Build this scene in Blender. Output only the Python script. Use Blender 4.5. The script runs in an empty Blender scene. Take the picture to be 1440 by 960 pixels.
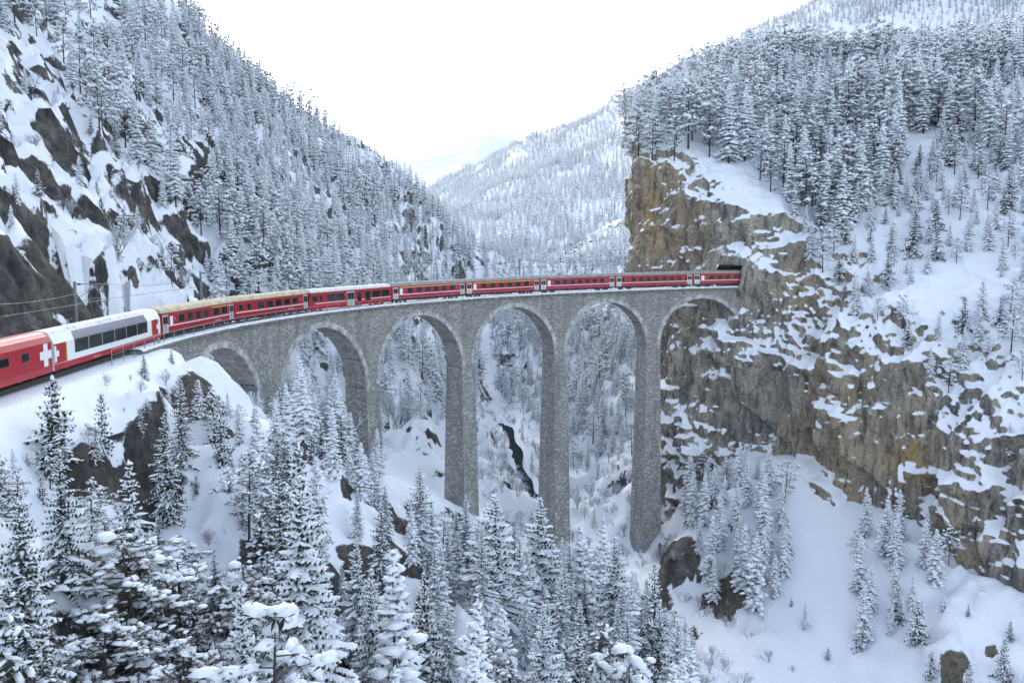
import bpy, math, random
import numpy as np
from mathutils import Matrix, Vector
sc = bpy.context.scene
COL = sc.collection
# ------------------------------------------------------------------ camera, sky, sun, exposure
FOC, PIT, ZC = 1200.0, 0.097, 70.0            # focal length in pixels of a 1440 px wide frame, downward pitch, camera height
cam_d = bpy.data.cameras.new('camera'); cam = bpy.data.objects.new('camera', cam_d); COL.objects.link(cam)
cam_d.sensor_width = 36; cam_d.lens = 36 * FOC / 1440; cam_d.clip_start = 1; cam_d.clip_end = 30000
cam.location = (0, 0, ZC); cam.rotation_euler = (math.pi/2 - PIT, 0, 0); sc.camera = cam
SUN_EL, SUN_AZ = math.radians(20), math.radians(-22)      # azimuth: compass style, 0 = +Y, clockwise
world = bpy.data.worlds.new('World'); sc.world = world; world.use_nodes = True
wn = world.node_tree; wn.nodes.clear()
sky = wn.nodes.new('ShaderNodeTexSky'); sky.sky_type = 'NISHITA'; sky.sun_disc = False
sky.sun_elevation = SUN_EL; sky.sun_rotation = SUN_AZ; sky.altitude = 1000; sky.air_density = 1.0; sky.dust_density = 4.0; sky.ozone_density = 1.0
bgn = wn.nodes.new('ShaderNodeBackground'); bgn.inputs['Strength'].default_value = 0.15
won = wn.nodes.new('ShaderNodeOutputWorld')
hs = wn.nodes.new('ShaderNodeHueSaturation'); hs.inputs['Saturation'].default_value = .56; hs.inputs['Value'].default_value = 1.0   # thin high cloud pales the sky
wn.links.new(sky.outputs[0], hs.inputs['Color']); wn.links.new(hs.outputs[0], bgn.inputs[0]); wn.links.new(bgn.outputs[0], won.inputs[0])
sl = bpy.data.lights.new('sun', 'SUN'); sl.energy = 0.5; sl.angle = math.radians(20); sl.color = (1, .99, .98)
so = bpy.data.objects.new('sun', sl); COL.objects.link(so)
d_ = Vector((math.sin(SUN_AZ)*math.cos(SUN_EL), math.cos(SUN_AZ)*math.cos(SUN_EL), math.sin(SUN_EL)))
so.rotation_euler = d_.to_track_quat('Z', 'Y').to_euler()
vs = sc.view_settings; vs.view_transform = 'Standard'; vs.look = 'None'; vs.gamma = 1; vs.exposure = 1.85
sc.cycles.max_bounces = 5; sc.cycles.diffuse_bounces = 3; sc.cycles.glossy_bounces = 2; sc.cycles.transmission_bounces = 2
sc.cycles.volume_bounces = 1; sc.cycles.use_denoising = True

# ------------------------------------------------------------------ geometry of the place
CP, SP = math.cos(PIT), math.sin(PIT)
def at(px, py, dep):                     # pixel of the 1440x960 photograph + depth along the optical axis -> world point
    xc, yc = (px-720)/FOC, (480-py)/FOC
    return np.array([xc*dep, (CP+yc*SP)*dep, ZC+(-SP+yc*CP)*dep])
def to_px(P):
    P = np.asarray(P, float); x, y, z = P[..., 0], P[..., 1], P[..., 2]-ZC
    dep = np.maximum(y*CP-z*SP, .01); u = z*CP+y*SP
    return np.stack([720+FOC*x/dep, 480-FOC*u/dep, dep], -1)
RAD, GRADE, S_T = 96.812, 0.02, -62.0     # curve radius, gradient, where the straight begins
_yaw, _cx, _cy, _cz = 0.591, -107.303, -99.294, 7.778
def track(s, off=0.0, h=0.0):             # arc length, offset to the far side, height over rail -> world
    s = np.asarray(s, float); sc_ = np.maximum(s, S_T); th = sc_/RAD; ex = s-sc_
    tx, ty = np.cos(th), -np.sin(th); nx, ny = np.sin(th), np.cos(th)
    X = RAD*np.sin(th)+tx*ex+nx*off-_cx; Y = -RAD*(1-np.cos(th))+ty*ex+ny*off-_cy
    c, n = math.cos(_yaw), math.sin(_yaw)
    return np.stack(np.broadcast_arrays(X*n-Y*c, X*c+Y*n, GRADE*s+h-_cz+ZC), -1)
def track_frame(s):                       # world matrix at rail level: x along, y to the far side, z up
    p = track(s); a, b = track(s-.5), track(s+.5)
    t = Vector(b-a).normalized(); n = Vector((-t.y, t.x, 0)).normalized(); u = t.cross(n)
    return Matrix(((t.x, n.x, u.x, p[0]), (t.y, n.y, u.y, p[1]), (t.z, n.z, u.z, p[2]), (0, 0, 0, 1)))
_ts = np.arange(-140, 112, 1.0); _tp = track(_ts)
def near_track(x, y):                     # nearest arc length and signed offset
    x = np.atleast_1d(np.asarray(x, float)).ravel(); y = np.atleast_1d(np.asarray(y, float)).ravel()
    s = np.empty(len(x)); d = np.empty(len(x))
    for i in range(0, len(x), 20000):
        dx = x[i:i+20000, None]-_tp[None, :, 0]; dy = y[i:i+20000, None]-_tp[None, :, 1]
        k = np.argmin(dx*dx+dy*dy, 1); r = np.arange(len(k))
        s[i:i+20000] = _ts[k]
        a = _tp[np.minimum(k+1, len(_ts)-1)]-_tp[np.maximum(k-1, 0)]
        d[i:i+20000] = np.hypot(dx[r, k], dy[r, k])*np.sign(a[:, 0]*dy[r, k]-a[:, 1]*dx[r, k]+1e-9)
    return s, d

# ------------------------------------------------------------------ noise
def _hash(ix, iy, iz, seed):
    h = (ix*374761393+iy*668265263+iz*2147483647+seed*974634777) & 0xffffffff
    h = ((h ^ (h >> 13))*1274126177) & 0xffffffff
    h = ((h ^ (h >> 16))*2246822519) & 0xffffffff
    return ((h ^ (h >> 15)) & 0xffffff)/float(0xffffff)*2-1
def vnoise(P, seed=0):
    P = np.asarray(P, float); i = np.floor(P).astype(np.int64); f = P-i; f = f*f*f*(f*(f*6-15)+10)
    o = 0
    for a in (0, 1):
        wx = f[..., 0] if a else 1-f[..., 0]
        for b in (0, 1):
            wy = f[..., 1] if b else 1-f[..., 1]
            for c in (0, 1):
                wz = f[..., 2] if c else 1-f[..., 2]
                o = o+wx*wy*wz*_hash(i[..., 0]+a, i[..., 1]+b, i[..., 2]+c, seed)
    return o
def fbm(P, octv=4, seed=0, gain=.5, ridge=False):
    P = np.asarray(P, float); o = 0; a = 1.0; n = 0
    for k in range(octv):
        v = vnoise(P*(2.03**k)+k*17.3, seed+k)
        o = o+a*((1-2*np.abs(v)) if ridge else v); n += a; a *= gain
    return o/n
def smooth(a, b, x):
    t = np.clip((x-a)/(b-a), 0, 1); return t*t*(3-2*t)

# ------------------------------------------------------------------ materials
def new_mat(name):
    m = bpy.data.materials.new(name); m.use_nodes = True; nt = m.node_tree
    return m, nt, nt.nodes['Principled BSDF']
def N(nt, typ, **kw):
    n = nt.nodes.new(typ)
    for k, v in kw.items():
        if k.startswith('i_'): n.inputs[k[2:].replace('_', ' ')].default_value = v
        else: setattr(n, k, v)
    return n
def L(nt, a, b): nt.links.new(a, b)
def ramp(nt, fac, stops):
    r = nt.nodes.new('ShaderNodeValToRGB'); L(nt, fac, r.inputs[0]); e = r.color_ramp.elements
    while len(e) < len(stops): e.new(.5)
    for q, (p, c) in zip(e, stops): q.position = p; q.color = (*c, 1) if len(c) == 3 else c
    return r.outputs[0]
def mixc(nt, fac, a, b):
    m = nt.nodes.new('ShaderNodeMix'); m.data_type = 'RGBA'
    for s, v in ((m.inputs[0], fac), (m.inputs[6], a), (m.inputs[7], b)):
        if hasattr(v, 'is_linked'): L(nt, v, s)
        else: s.default_value = v if isinstance(v, (int, float)) else ((*v, 1) if len(v) == 3 else v)
    return m.outputs[2]
def math_(nt, op, a, b=0.0, clamp=False):
    m = nt.nodes.new('ShaderNodeMath'); m.operation = op; m.use_clamp = clamp
    for s, v in zip(m.inputs, (a, b)):
        if hasattr(v, 'is_linked'): L(nt, v, s)
        else: s.default_value = v
    return m.outputs[0]
def plain(name, col, rough=.6, metal=0.0, spec=.5, noise=0.0, nscale=3.0):
    m, nt, b = new_mat(name); b.inputs['Roughness'].default_value = rough; b.inputs['Metallic'].default_value = metal
    b.inputs['Specular IOR Level'].default_value = spec; b.inputs['Base Color'].default_value = (*col, 1)
    if noise:
        tc = N(nt, 'ShaderNodeTexCoord'); t = N(nt, 'ShaderNodeTexNoise', i_Scale=nscale, i_Detail=5.0); L(nt, tc.outputs['Object'], t.inputs['Vector'])
        lo = tuple(max(0, c*(1-noise)) for c in col); hi = tuple(min(1, c*(1+noise)) for c in col)
        L(nt, ramp(nt, t.outputs[0], [(.3, lo), (.7, hi)]), b.inputs['Base Color'])
    return m
SNOW = (.82, .865, .925)
def terrain_mat(name, stops, ochre, ochre_amt, lo=.50, hi=.60, nz_noise=.55, streak=True, nscale=.16):
    m, nt, b = new_mat(name); geo = N(nt, 'ShaderNodeNewGeometry'); tc = N(nt, 'ShaderNodeTexCoord')
    sep = N(nt, 'ShaderNodeSeparateXYZ'); L(nt, geo.outputs['Normal'], sep.inputs[0])
    n1 = N(nt, 'ShaderNodeTexNoise', i_Scale=nscale, i_Detail=9.0, i_Roughness=.68); L(nt, tc.outputs['Object'], n1.inputs['Vector'])
    k = math_(nt, 'ADD', sep.outputs[2], math_(nt, 'MULTIPLY', math_(nt, 'SUBTRACT', n1.outputs[0], .5), nz_noise))
    n1b = N(nt, 'ShaderNodeTexNoise', i_Scale=nscale*6, i_Detail=7.0, i_Roughness=.7); L(nt, tc.outputs['Object'], n1b.inputs['Vector'])
    k = math_(nt, 'ADD', k, math_(nt, 'MULTIPLY', math_(nt, 'SUBTRACT', n1b.outputs[0], .5), nz_noise*.7))
    at_ = N(nt, 'ShaderNodeAttribute', attribute_name='snow'); k = math_(nt, 'ADD', k, at_.outputs['Fac'])
    mr = N(nt, 'ShaderNodeMapRange', interpolation_type='SMOOTHSTEP'); L(nt, k, mr.inputs[0]); mr.inputs[1].default_value = lo; mr.inputs[2].default_value = hi
    mp = N(nt, 'ShaderNodeMapping'); mp.inputs['Scale'].default_value = (1, 1, .22 if streak else .8); L(nt, tc.outputs['Object'], mp.inputs[0])
    n2 = N(nt, 'ShaderNodeTexNoise', i_Scale=.35, i_Detail=10.0, i_Roughness=.65); L(nt, mp.outputs[0], n2.inputs['Vector'])
    rock = ramp(nt, n2.outputs[0], stops)
    n3 = N(nt, 'ShaderNodeTexNoise', i_Scale=.045, i_Detail=4.0); L(nt, mp.outputs[0], n3.inputs['Vector'])
    oc = N(nt, 'ShaderNodeAttribute', attribute_name='ochre')
    rock = mixc(nt, math_(nt, 'MAXIMUM', math_(nt, 'MULTIPLY', ramp(nt, n3.outputs[0], [(.5, (0, 0, 0)), (.64, (1, 1, 1))]), ochre_amt), math_(nt, 'MULTIPLY', oc.outputs['Fac'], .85)), rock, ochre)
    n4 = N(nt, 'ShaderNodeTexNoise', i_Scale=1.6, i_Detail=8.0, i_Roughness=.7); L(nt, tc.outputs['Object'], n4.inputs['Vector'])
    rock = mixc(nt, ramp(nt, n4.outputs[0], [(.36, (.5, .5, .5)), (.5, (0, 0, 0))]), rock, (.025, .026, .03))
    n5 = N(nt, 'ShaderNodeTexNoise', i_Scale=.9, i_Detail=8.0, i_Roughness=.7); L(nt, mp.outputs[0], n5.inputs['Vector']); rock = mixc(nt, ramp(nt, n5.outputs[0], [(.36, (.8, .8, .8)), (.5, (0, 0, 0))]), rock, (.05, .055, .065))
    L(nt, mixc(nt, mr.outputs[0], rock, SNOW), b.inputs['Base Color'])
    b.inputs['Roughness'].default_value = .85; b.inputs['Specular IOR Level'].default_value = .2
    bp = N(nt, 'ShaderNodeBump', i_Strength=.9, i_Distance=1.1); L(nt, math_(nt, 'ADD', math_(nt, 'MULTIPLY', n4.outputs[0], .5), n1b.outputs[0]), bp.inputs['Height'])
    inv = math_(nt, 'SUBTRACT', 1.0, mr.outputs[0]); L(nt, math_(nt, 'ADD', math_(nt, 'MULTIPLY', inv, .7), .28), bp.inputs['Strength'])
    L(nt, bp.outputs[0], b.inputs['Normal'])
    return m
M = {}
M['hill'] = terrain_mat('snowy_dark_rock', [(.32, (.03, .03, .03)), (.48, (.11, .105, .10)), (.68, (.27, .255, .23))], (.27, .235, .175), .22, streak=False, lo=.50, hi=.58, nz_noise=.6)
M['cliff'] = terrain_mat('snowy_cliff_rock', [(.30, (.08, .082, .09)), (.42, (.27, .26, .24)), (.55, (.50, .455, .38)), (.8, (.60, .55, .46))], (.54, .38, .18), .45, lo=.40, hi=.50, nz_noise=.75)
M['snow'] = plain('snow', SNOW, .8, spec=.2)
M['needle'] = plain('spruce_needles', (.032, .05, .034), .7, spec=.2, noise=.5, nscale=.8)
M['needle_pine'] = plain('pine_needles', (.05, .062, .035), .7, spec=.2, noise=.5, nscale=.8)
def frosted(name, col, amt, scale):
    m, nt, b = new_mat(name); tc = N(nt, 'ShaderNodeTexCoord'); n1 = N(nt, 'ShaderNodeTexNoise', i_Scale=scale, i_Detail=6.0, i_Roughness=.7); L(nt, tc.outputs['Object'], n1.inputs['Vector'])
    n2 = N(nt, 'ShaderNodeTexNoise', i_Scale=scale*.35, i_Detail=3.0); L(nt, tc.outputs['Object'], n2.inputs['Vector'])
    base = ramp(nt, n2.outputs[0], [(.3, tuple(c*.55 for c in col)), (.7, tuple(c*1.5 for c in col))])
    L(nt, mixc(nt, ramp(nt, n1.outputs[0], [(.62-amt*.3, (0, 0, 0)), (.74-amt*.3, (1, 1, 1))]), base, (.58, .61, .65)), b.inputs['Base Color']); b.inputs['Roughness'].default_value = .85; b.inputs['Specular IOR Level'].default_value = .15
    return m
M['needle'] = frosted('spruce_needles', (.028, .042, .030), .32, 2.2); M['needle_pine'] = frosted('pine_needles', (.045, .055, .034), .34, 2.2)
M['needle_frost'] = frosted('frosted_needles', (.028, .040, .038), .52, 1.6)
M['needle_far'] = frosted('distant_needles', (.026, .040, .042), .18, 1.2)
M['bark'] = plain('bark', (.055, .045, .04), .9, noise=.4, nscale=4)
M['frost'] = plain('frosted_twigs', (.55, .58, .62), .9, spec=.1, noise=.35, nscale=.7)
M['twig'] = plain('bare_twigs', (.12, .11, .105), .9, spec=.1, noise=.4)

# ------------------------------------------------------------------ mesh helpers
class MB:
    def __init__(s): s.v = []; s.f = []; s.m = []; s.uv = None; s.n = 0
    def add(s, v, f, m=0):
        v = np.asarray(v, float).reshape(-1, 3); s.v.append(v); n = s.n; s.n += len(v)
        for q in f: s.f.append(tuple(i+n for i in q)); s.m.append(m)
        return n
    def box(s, lo, hi, m=0):
        x0, y0, z0 = lo; x1, y1, z1 = hi
        s.add([(x0, y0, z0), (x1, y0, z0), (x1, y1, z0), (x0, y1, z0), (x0, y0, z1), (x1, y0, z1), (x1, y1, z1), (x0, y1, z1)],
              [(0, 3, 2, 1), (4, 5, 6, 7), (0, 1, 5, 4), (1, 2, 6, 5), (2, 3, 7, 6), (3, 0, 4, 7)], m)
    def tube(s, pts, rad, sides=6, m=0, caps=True):
        pts = [np.asarray(p, float) for p in pts]; rs = rad if hasattr(rad, '__len__') else [rad]*len(pts); ring = []
        for i, p in enumerate(pts):
            t = pts[min(i+1, len(pts)-1)]-pts[max(i-1, 0)]; t /= (np.linalg.norm(t)+1e-9)
            a = np.cross(t, (0, 0, 1.) if abs(t[2]) < .9 else (1., 0, 0)); a /= np.linalg.norm(a); b = np.cross(t, a)
            ring.append([p+rs[i]*(math.cos(q)*a+math.sin(q)*b) for q in np.linspace(0, 2*math.pi, sides, endpoint=False)])
        f = [(i*sides+k, i*sides+(k+1) % sides, (i+1)*sides+(k+1) % sides, (i+1)*sides+k) for i in range(len(pts)-1) for k in range(sides)]
        if caps: f += [tuple(range(sides))[::-1], tuple(range((len(pts)-1)*sides, len(pts)*sides))]
        s.add(np.array(ring).reshape(-1, 3), f, m)
    def mesh(s, name, mats, smooth_=False, uv=None):
        me = bpy.data.meshes.new(name); v = np.concatenate(s.v) if s.v else np.zeros((0, 3))
        me.from_pydata(v.tolist(), [], s.f)
        for mt in mats: me.materials.append(mt)
        if len(mats) > 1: me.polygons.foreach_set('material_index', np.array(s.m, dtype=np.int32))
        if smooth_: me.polygons.foreach_set('use_smooth', np.ones(len(me.polygons), dtype=bool))
        if uv is not None:
            l = me.uv_layers.new(name='UVMap'); vi = np.empty(len(me.loops), dtype=np.int32); me.loops.foreach_get('vertex_index', vi)
            l.data.foreach_set('uv', np.asarray(uv, float)[vi].ravel())
        me.update(); return me
def link(name, me, parent=None, mw=None):
    o = bpy.data.objects.new(name, me); COL.objects.link(o)
    if parent is not None: o.parent = parent
    if mw is not None: o.matrix_world = mw
    return o
def empty(name, loc=(0, 0, 0), mw=None):
    o = bpy.data.objects.new(name, None); COL.objects.link(o); o.location = loc; o.empty_display_size = .5
    if mw is not None: o.matrix_world = mw
    return o
def tag(o, label=None, cat=None, group=None, kind=None):
    for k, v in (('label', label), ('category', cat), ('group', group), ('kind', kind)):
        if v: o[k] = v
    return o
def grid_mesh(name, P, mat, snow=None, smooth_=True):
    h, w = P.shape[:2]; me = bpy.data.meshes.new(name); i = np.arange(h*w).reshape(h, w)
    F = np.stack([i[:-1, :-1], i[:-1, 1:], i[1:, 1:], i[1:, :-1]], -1).reshape(-1, 4)
    me.vertices.add(h*w); me.vertices.foreach_set('co', P.reshape(-1).astype(np.float32))
    me.loops.add(F.size); me.loops.foreach_set('vertex_index', F.ravel().astype(np.int32))
    me.polygons.add(len(F)); me.polygons.foreach_set('loop_start', np.arange(0, F.size, 4, dtype=np.int32)); me.polygons.foreach_set('loop_total', np.full(len(F), 4, dtype=np.int32))
    me.update(calc_edges=True); me.validate()
    me.polygons.foreach_set('use_smooth', np.full(len(me.polygons), smooth_))
    a = me.attributes.new('snow', 'FLOAT', 'POINT'); a.data.foreach_set('value', (np.zeros(h*w) if snow is None else snow.ravel()).astype(np.float32))
    me.materials.append(mat); return me
def grid_normals(P):
    du = np.gradient(P, axis=1); dv = np.gradient(P, axis=0); n = np.cross(du, dv); n /= np.linalg.norm(n, axis=-1, keepdims=True)+1e-9
    return n

# ------------------------------------------------------------------ terrain of the gorge: heights through surveyed points
CTRL = [(x, y, z) for x, y, z in [
    # under the viaduct, from the left abutment down to the stream and up the other bank
    (-39, 88, -9.5), (-39, 95.7, -12.5), (-38.2, 103.7, -14.5), (-36.8, 111.5, -18.5), (-34, 119.5, -22), (-30, 131, -27.5), (-24.8, 141, -34),
    (-17, 151, -42), (-10, 160, -48), (0, 168, -55), (9, 174, -61), (20, 179, -64), (31, 181, -62), (36, 182, -55), (46, 180, -47),
    # hillside above the line
    (-46, 40, -9), (-46, 65, -8), (-46, 88, -8), (-58, 30, 8), (-60, 60, 10), (-85, 60, 40), (-125, 80, 90), (-60, 95, 9), (-90, 110, 46), (-135, 130, 98),
    (-49, 112, -9), (-70, 140, 14), (-103, 170, 52), (-145, 200, 100), (-52, 150, -20), (-64, 180, -4), (-92, 230, 38), (-140, 280, 92),
    (-132, 331, 97), (-160, 331, 112), (-110, 420, 74), (-75, 300, 26), (-62, 330, 9), (-42, 400, -8), (-43, 300, -11), (-72, 480, 54), (-40, 600, 8), (-58, 545, 30), (-120, 560, 30), (-90, 680, 5),
    (-30, 230, -31), (-20, 215, -42), (-41, 170, -29), (-26, 260, -40), (-28, 185, -39), (-22, 330, -42),
    # the line itself
    (-39, 20, -10.6), (-39, 40, -10.3), (-39, 60, -9.9), (-39, 75, -9.6), (-36, 40, -10.4), (-36, 60, -10), (-36, 75, -9.7),
    # snow slope below the line, towards the camera
    (-31.5, 61, -14.5), (-31, 80, -14), (-32, 92, -15.5), (-29, 105, -22), (-19, 71, -26), (-22, 90, -24), (-25, 41, -20), (-14, 120, -40), (-12, 100, -36), (0, 86, -43), (0, 110, -50), (0, 140, -57),
    (12, 95, -51), (18, 120, -60), (20, 60, -50), (0, 40, -38), (0, 0, -34), (-20, 0, -24), (-39, 0, -11), (40, 40, -66), (40, 0, -60), (-8, 60, -36),
    # stream
    (3, 228, -59), (-5, 295, -56), (8, 200, -61), (-10, 350, -50), (-16, 450, -38), (-25, 600, -22), (30, 150, -68), (45, 120, -72), (60, 80, -77), (80, 20, -80),
    # far bank behind the viaduct
    (8, 370, -40), (29, 270, -46), (45, 400, -24), (26, 220, -58), (27, 550, -8), (80, 600, 8), (60, 300, -25), (70, 240, -30), (20, 700, 2), (120, 700, 40), (110, 420, 5),
    # slope below the cliff
    (41.5, 176, -48), (54, 170, -41), (60, 164, -44), (64, 157, -46), (72, 147, -47), (80, 131, -52), (37, 160, -58), (44, 140, -61), (32, 138, -67), (58, 132, -57), (67, 116, -56), (85, 90, -62), (110, 60, -60),
    (90, 190, -40), (130, 160, -40), (150, 100, -45), (200, 250, -20), (250, 100, -30), (160, 500, 20), (-200, 100, 150), (-220, 250, 160), (-230, 450, 110), (-200, 0, 150), (-80, 0, 30), (-60, -20, 10)]]
_c = np.array(CTRL, float); _c[:, 2] += ZC
def _phi(r): return np.sqrt(r*r+64.0)
_D = _phi(np.hypot(_c[:, None, 0]-_c[None, :, 0], _c[:, None, 1]-_c[None, :, 1]))
_n = len(_c); _A = np.zeros((_n+3, _n+3)); _A[:_n, :_n] = _D+np.eye(_n)*-.3; _A[:_n, _n] = 1; _A[:_n, _n+1:] = _c[:, :2]/100; _A[_n:, :_n] = _A[:_n, _n:].T
_w = np.linalg.solve(_A, np.concatenate([_c[:, 2], np.zeros(3)]))
def base_height(x, y):
    x = np.asarray(x, float); y = np.asarray(y, float); o = np.empty(x.size); xf, yf = x.ravel(), y.ravel()
    for i in range(0, x.size, 20000):
        a, b = xf[i:i+20000], yf[i:i+20000]
        o[i:i+20000] = _phi(np.hypot(a[:, None]-_c[None, :, 0], b[:, None]-_c[None, :, 1]))@_w[:_n]+_w[_n]+(a*_w[_n+1]+b*_w[_n+2])/100
    return o.reshape(x.shape)
STREAM = np.array([(-25, 600, 0), (-16, 450, 0), (-10, 350, 0), (-5, 295, 0), (0, 255, 0), (3, 228, 0), (8, 200, 0), (20, 179, 0), (30, 150, 0), (45, 120, 0), (60, 80, 0), (80, 20, 0)], float)
def poly_dist(x, y, pts):
    d = np.full(x.shape, 1e9)
    for a, b in zip(pts[:-1], pts[1:]):
        t = np.clip(((x-a[0])*(b[0]-a[0])+(y-a[1])*(b[1]-a[1]))/((b[0]-a[0])**2+(b[1]-a[1])**2), 0, 1)
        d = np.minimum(d, np.hypot(x-a[0]-t*(b[0]-a[0]), y-a[1]-t*(b[1]-a[1])))
    return d
def axis(parts):
    o = []
    for a, b, st in parts: o += list(np.arange(a, b, st))
    return np.array(o)
gx = axis([(-260, -150, 5), (-150, -95, 1.5), (-95, -42, .75), (-42, 100, 1.05), (100, 150, 2.5), (150, 290, 7)])
gy = axis([(-30, 25, 3), (25, 240, 1.1), (240, 420, 2.0), (420, 720, 4)])
X, Y = np.meshgrid(gx, gy); Z = base_height(X, Y)
P3 = np.stack([X, Y, Z], -1)
_s, _o = near_track(X.ravel(), Y.ravel()); _s = _s.reshape(X.shape); _o = _o.reshape(X.shape)
hillmask = smooth(3, 12, _o)*smooth(140, 40, Y-_s*0)              # above the line
gully = smooth(16, 7, poly_dist(X, Y, np.array([(58, 168, 0), (56, 150, 0), (52, 132, 0), (46, 112, 0)])))   # smooth avalanche snow below the cliff
amp = 1.0-0.85*gully
crag = fbm(P3/np.array([22, 22, 22.]), 5, 3, .55); rdg = fbm(P3/np.array([9, 9, 9.]), 4, 11, .55, True)
rough = smooth(-.25, .45, fbm(P3/55., 3, 40))                     # where the hillside is craggy
sml = fbm(P3/4.5, 4, 23, .55, True); onhill = .45+.55*smooth(0, 14, _o)
dz = amp*(crag*3.2+onhill*rough*(rdg*3.4+1.3*sml)+smooth(.1, .5, fbm(P3/18., 3, 140))*1.5*sml)+amp*fbm(P3/6., 2, 77)*.4
def tstep(sc, seed, w, t): return smooth(t, t+w, fbm(P3*np.array([.7, .7, 1.3])/sc, 3, seed, .5))
outc = smooth(.08, .30, fbm(P3*np.array([1, 1, 1.2])/10., 3, 620, .55)); up = smooth(2, 14, _o)*(_s < 95)*smooth(330, 200, Y)
dz += amp*(up*(3.2*tstep(30., 401, .16, .02)+2.6*tstep(14., 402, .14, .04)+1.6*tstep(6.5, 403, .16, .0)+.7*sml)+(1-up)*(2.0*tstep(14., 404, .08, .04)+1.4*tstep(6., 405, .12, .06)+.7*tstep(3.0, 406, .2, .08)+.5*fbm(P3/2.2, 3, 612)*outc+.5*smooth(-.1, .5, fbm(P3/2.6, 2, 613))*smooth(-.1, .3, fbm(P3/14., 2, 614))))
bed = poly_dist(X, Y, STREAM); dz *= smooth(1, 9, bed)*.8+.2; dz -= 1.6*smooth(6, 1.5, bed)*smooth(198, 210, Y)*smooth(300, 288, Y)
flat = smooth(5.5, 3.4, np.abs(_o+.4))*(_s < -52)                    # the railway shelf
shelf = track(_s, 0, 0)[..., 2]-.45
cut = smooth(3.8, 10, _o)*smooth(40, 0, _o)*(_s < -48)*smooth(-45, -60, _s)             # steep rock cutting behind the train
Z2 = Z+dz*np.where(_s < -50, smooth(3.2, 8, np.abs(_o+.4)), 1)+cut*smooth(26, 10, _o)*(2.0+1.6*rdg+1.2*sml)+up*.45*fbm(P3/1.9, 3, 611)
Z2 = Z2*(1-flat)+shelf*flat
und = (np.abs(_o) < 7)*(_s > -56)*(_s < 92)                       # keep clear of the deck
Z2 = np.where(und, np.minimum(Z2, track(_s, 0, -4.2)[..., 2]), Z2)
gmax = np.interp(_s, [-60, -54, -48, -42, -36, -30, -18, -4, 20, 44, 66, 72, 90], [-1.2, -4.2, -6.5, -8.5, -11.5, -13.2, -20, -27, -40, -54, -54, -46, -26])
gz = track(_s, 0, 0)[..., 2]+gmax-.55*np.maximum(0, -_o-2)+.35*np.maximum(0, _o-2)+.5*fbm(P3/5., 3, 500)+4*smooth(7, 16, np.abs(_o))
Z2 = np.where((_s > -59) & (_s < 80) & (np.abs(_o) < 16), np.minimum(Z2, gz), Z2)
PT = np.stack([X, Y, Z2], -1); NT = grid_normals(PT)
rockm = smooth(.80, .60, NT[..., 2])*smooth(4.2, 7, np.abs(_o+.4))*smooth(330, 220, Y)
PT = PT+NT*(rockm*(1.3*fbm(PT/5., 3, 801, .55, True)+1.0*fbm(PT/2.2, 3, 802, .65)-.4))[..., None]*np.where(_s > -56, smooth(4, 8, np.abs(_o)), 1)[..., None]; NT = grid_normals(PT)
snow_b = np.full(X.shape, .04)+.35*gully-.34*cut*smooth(15, 8, _o)+.25*smooth(6, 4.5, np.abs(_o+1))*(_s < -50)*(_o < 3)
snow_b += .1*smooth(150, 240, Y)-(.46+.2*smooth(30, 45, X))*outc*(1-up)*amp*smooth(3.4, 6, np.abs(_o+.4))+.13*up*smooth(200, 120, Y)-.10*up*smooth(.05, .3, fbm(P3/16., 3, 640))
tme = grid_mesh('terrain', PT, M['hill'], snow_b); ta = tme.attributes.new('ochre', 'FLOAT', 'POINT'); ta.data.foreach_set('value', (.9*smooth(28, 45, X)*smooth(260, 200, Y)).ravel().astype(np.float32))   # the rock of the far bank is paler
terrain = tag(link('terrain', tme), kind='structure', label='snow covered rocky slopes of the gorge')
def ground(x, y):
    i = np.clip(np.searchsorted(gx, x)-1, 0, len(gx)-2); j = np.clip(np.searchsorted(gy, y)-1, 0, len(gy)-2)
    u = (x-gx[i])/(gx[i+1]-gx[i]); v = (y-gy[j])/(gy[j+1]-gy[j])
    return (Z2[j, i]*(1-u)+Z2[j, i+1]*u)*(1-v)+(Z2[j+1, i]*(1-u)+Z2[j+1, i+1]*u)*v

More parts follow.
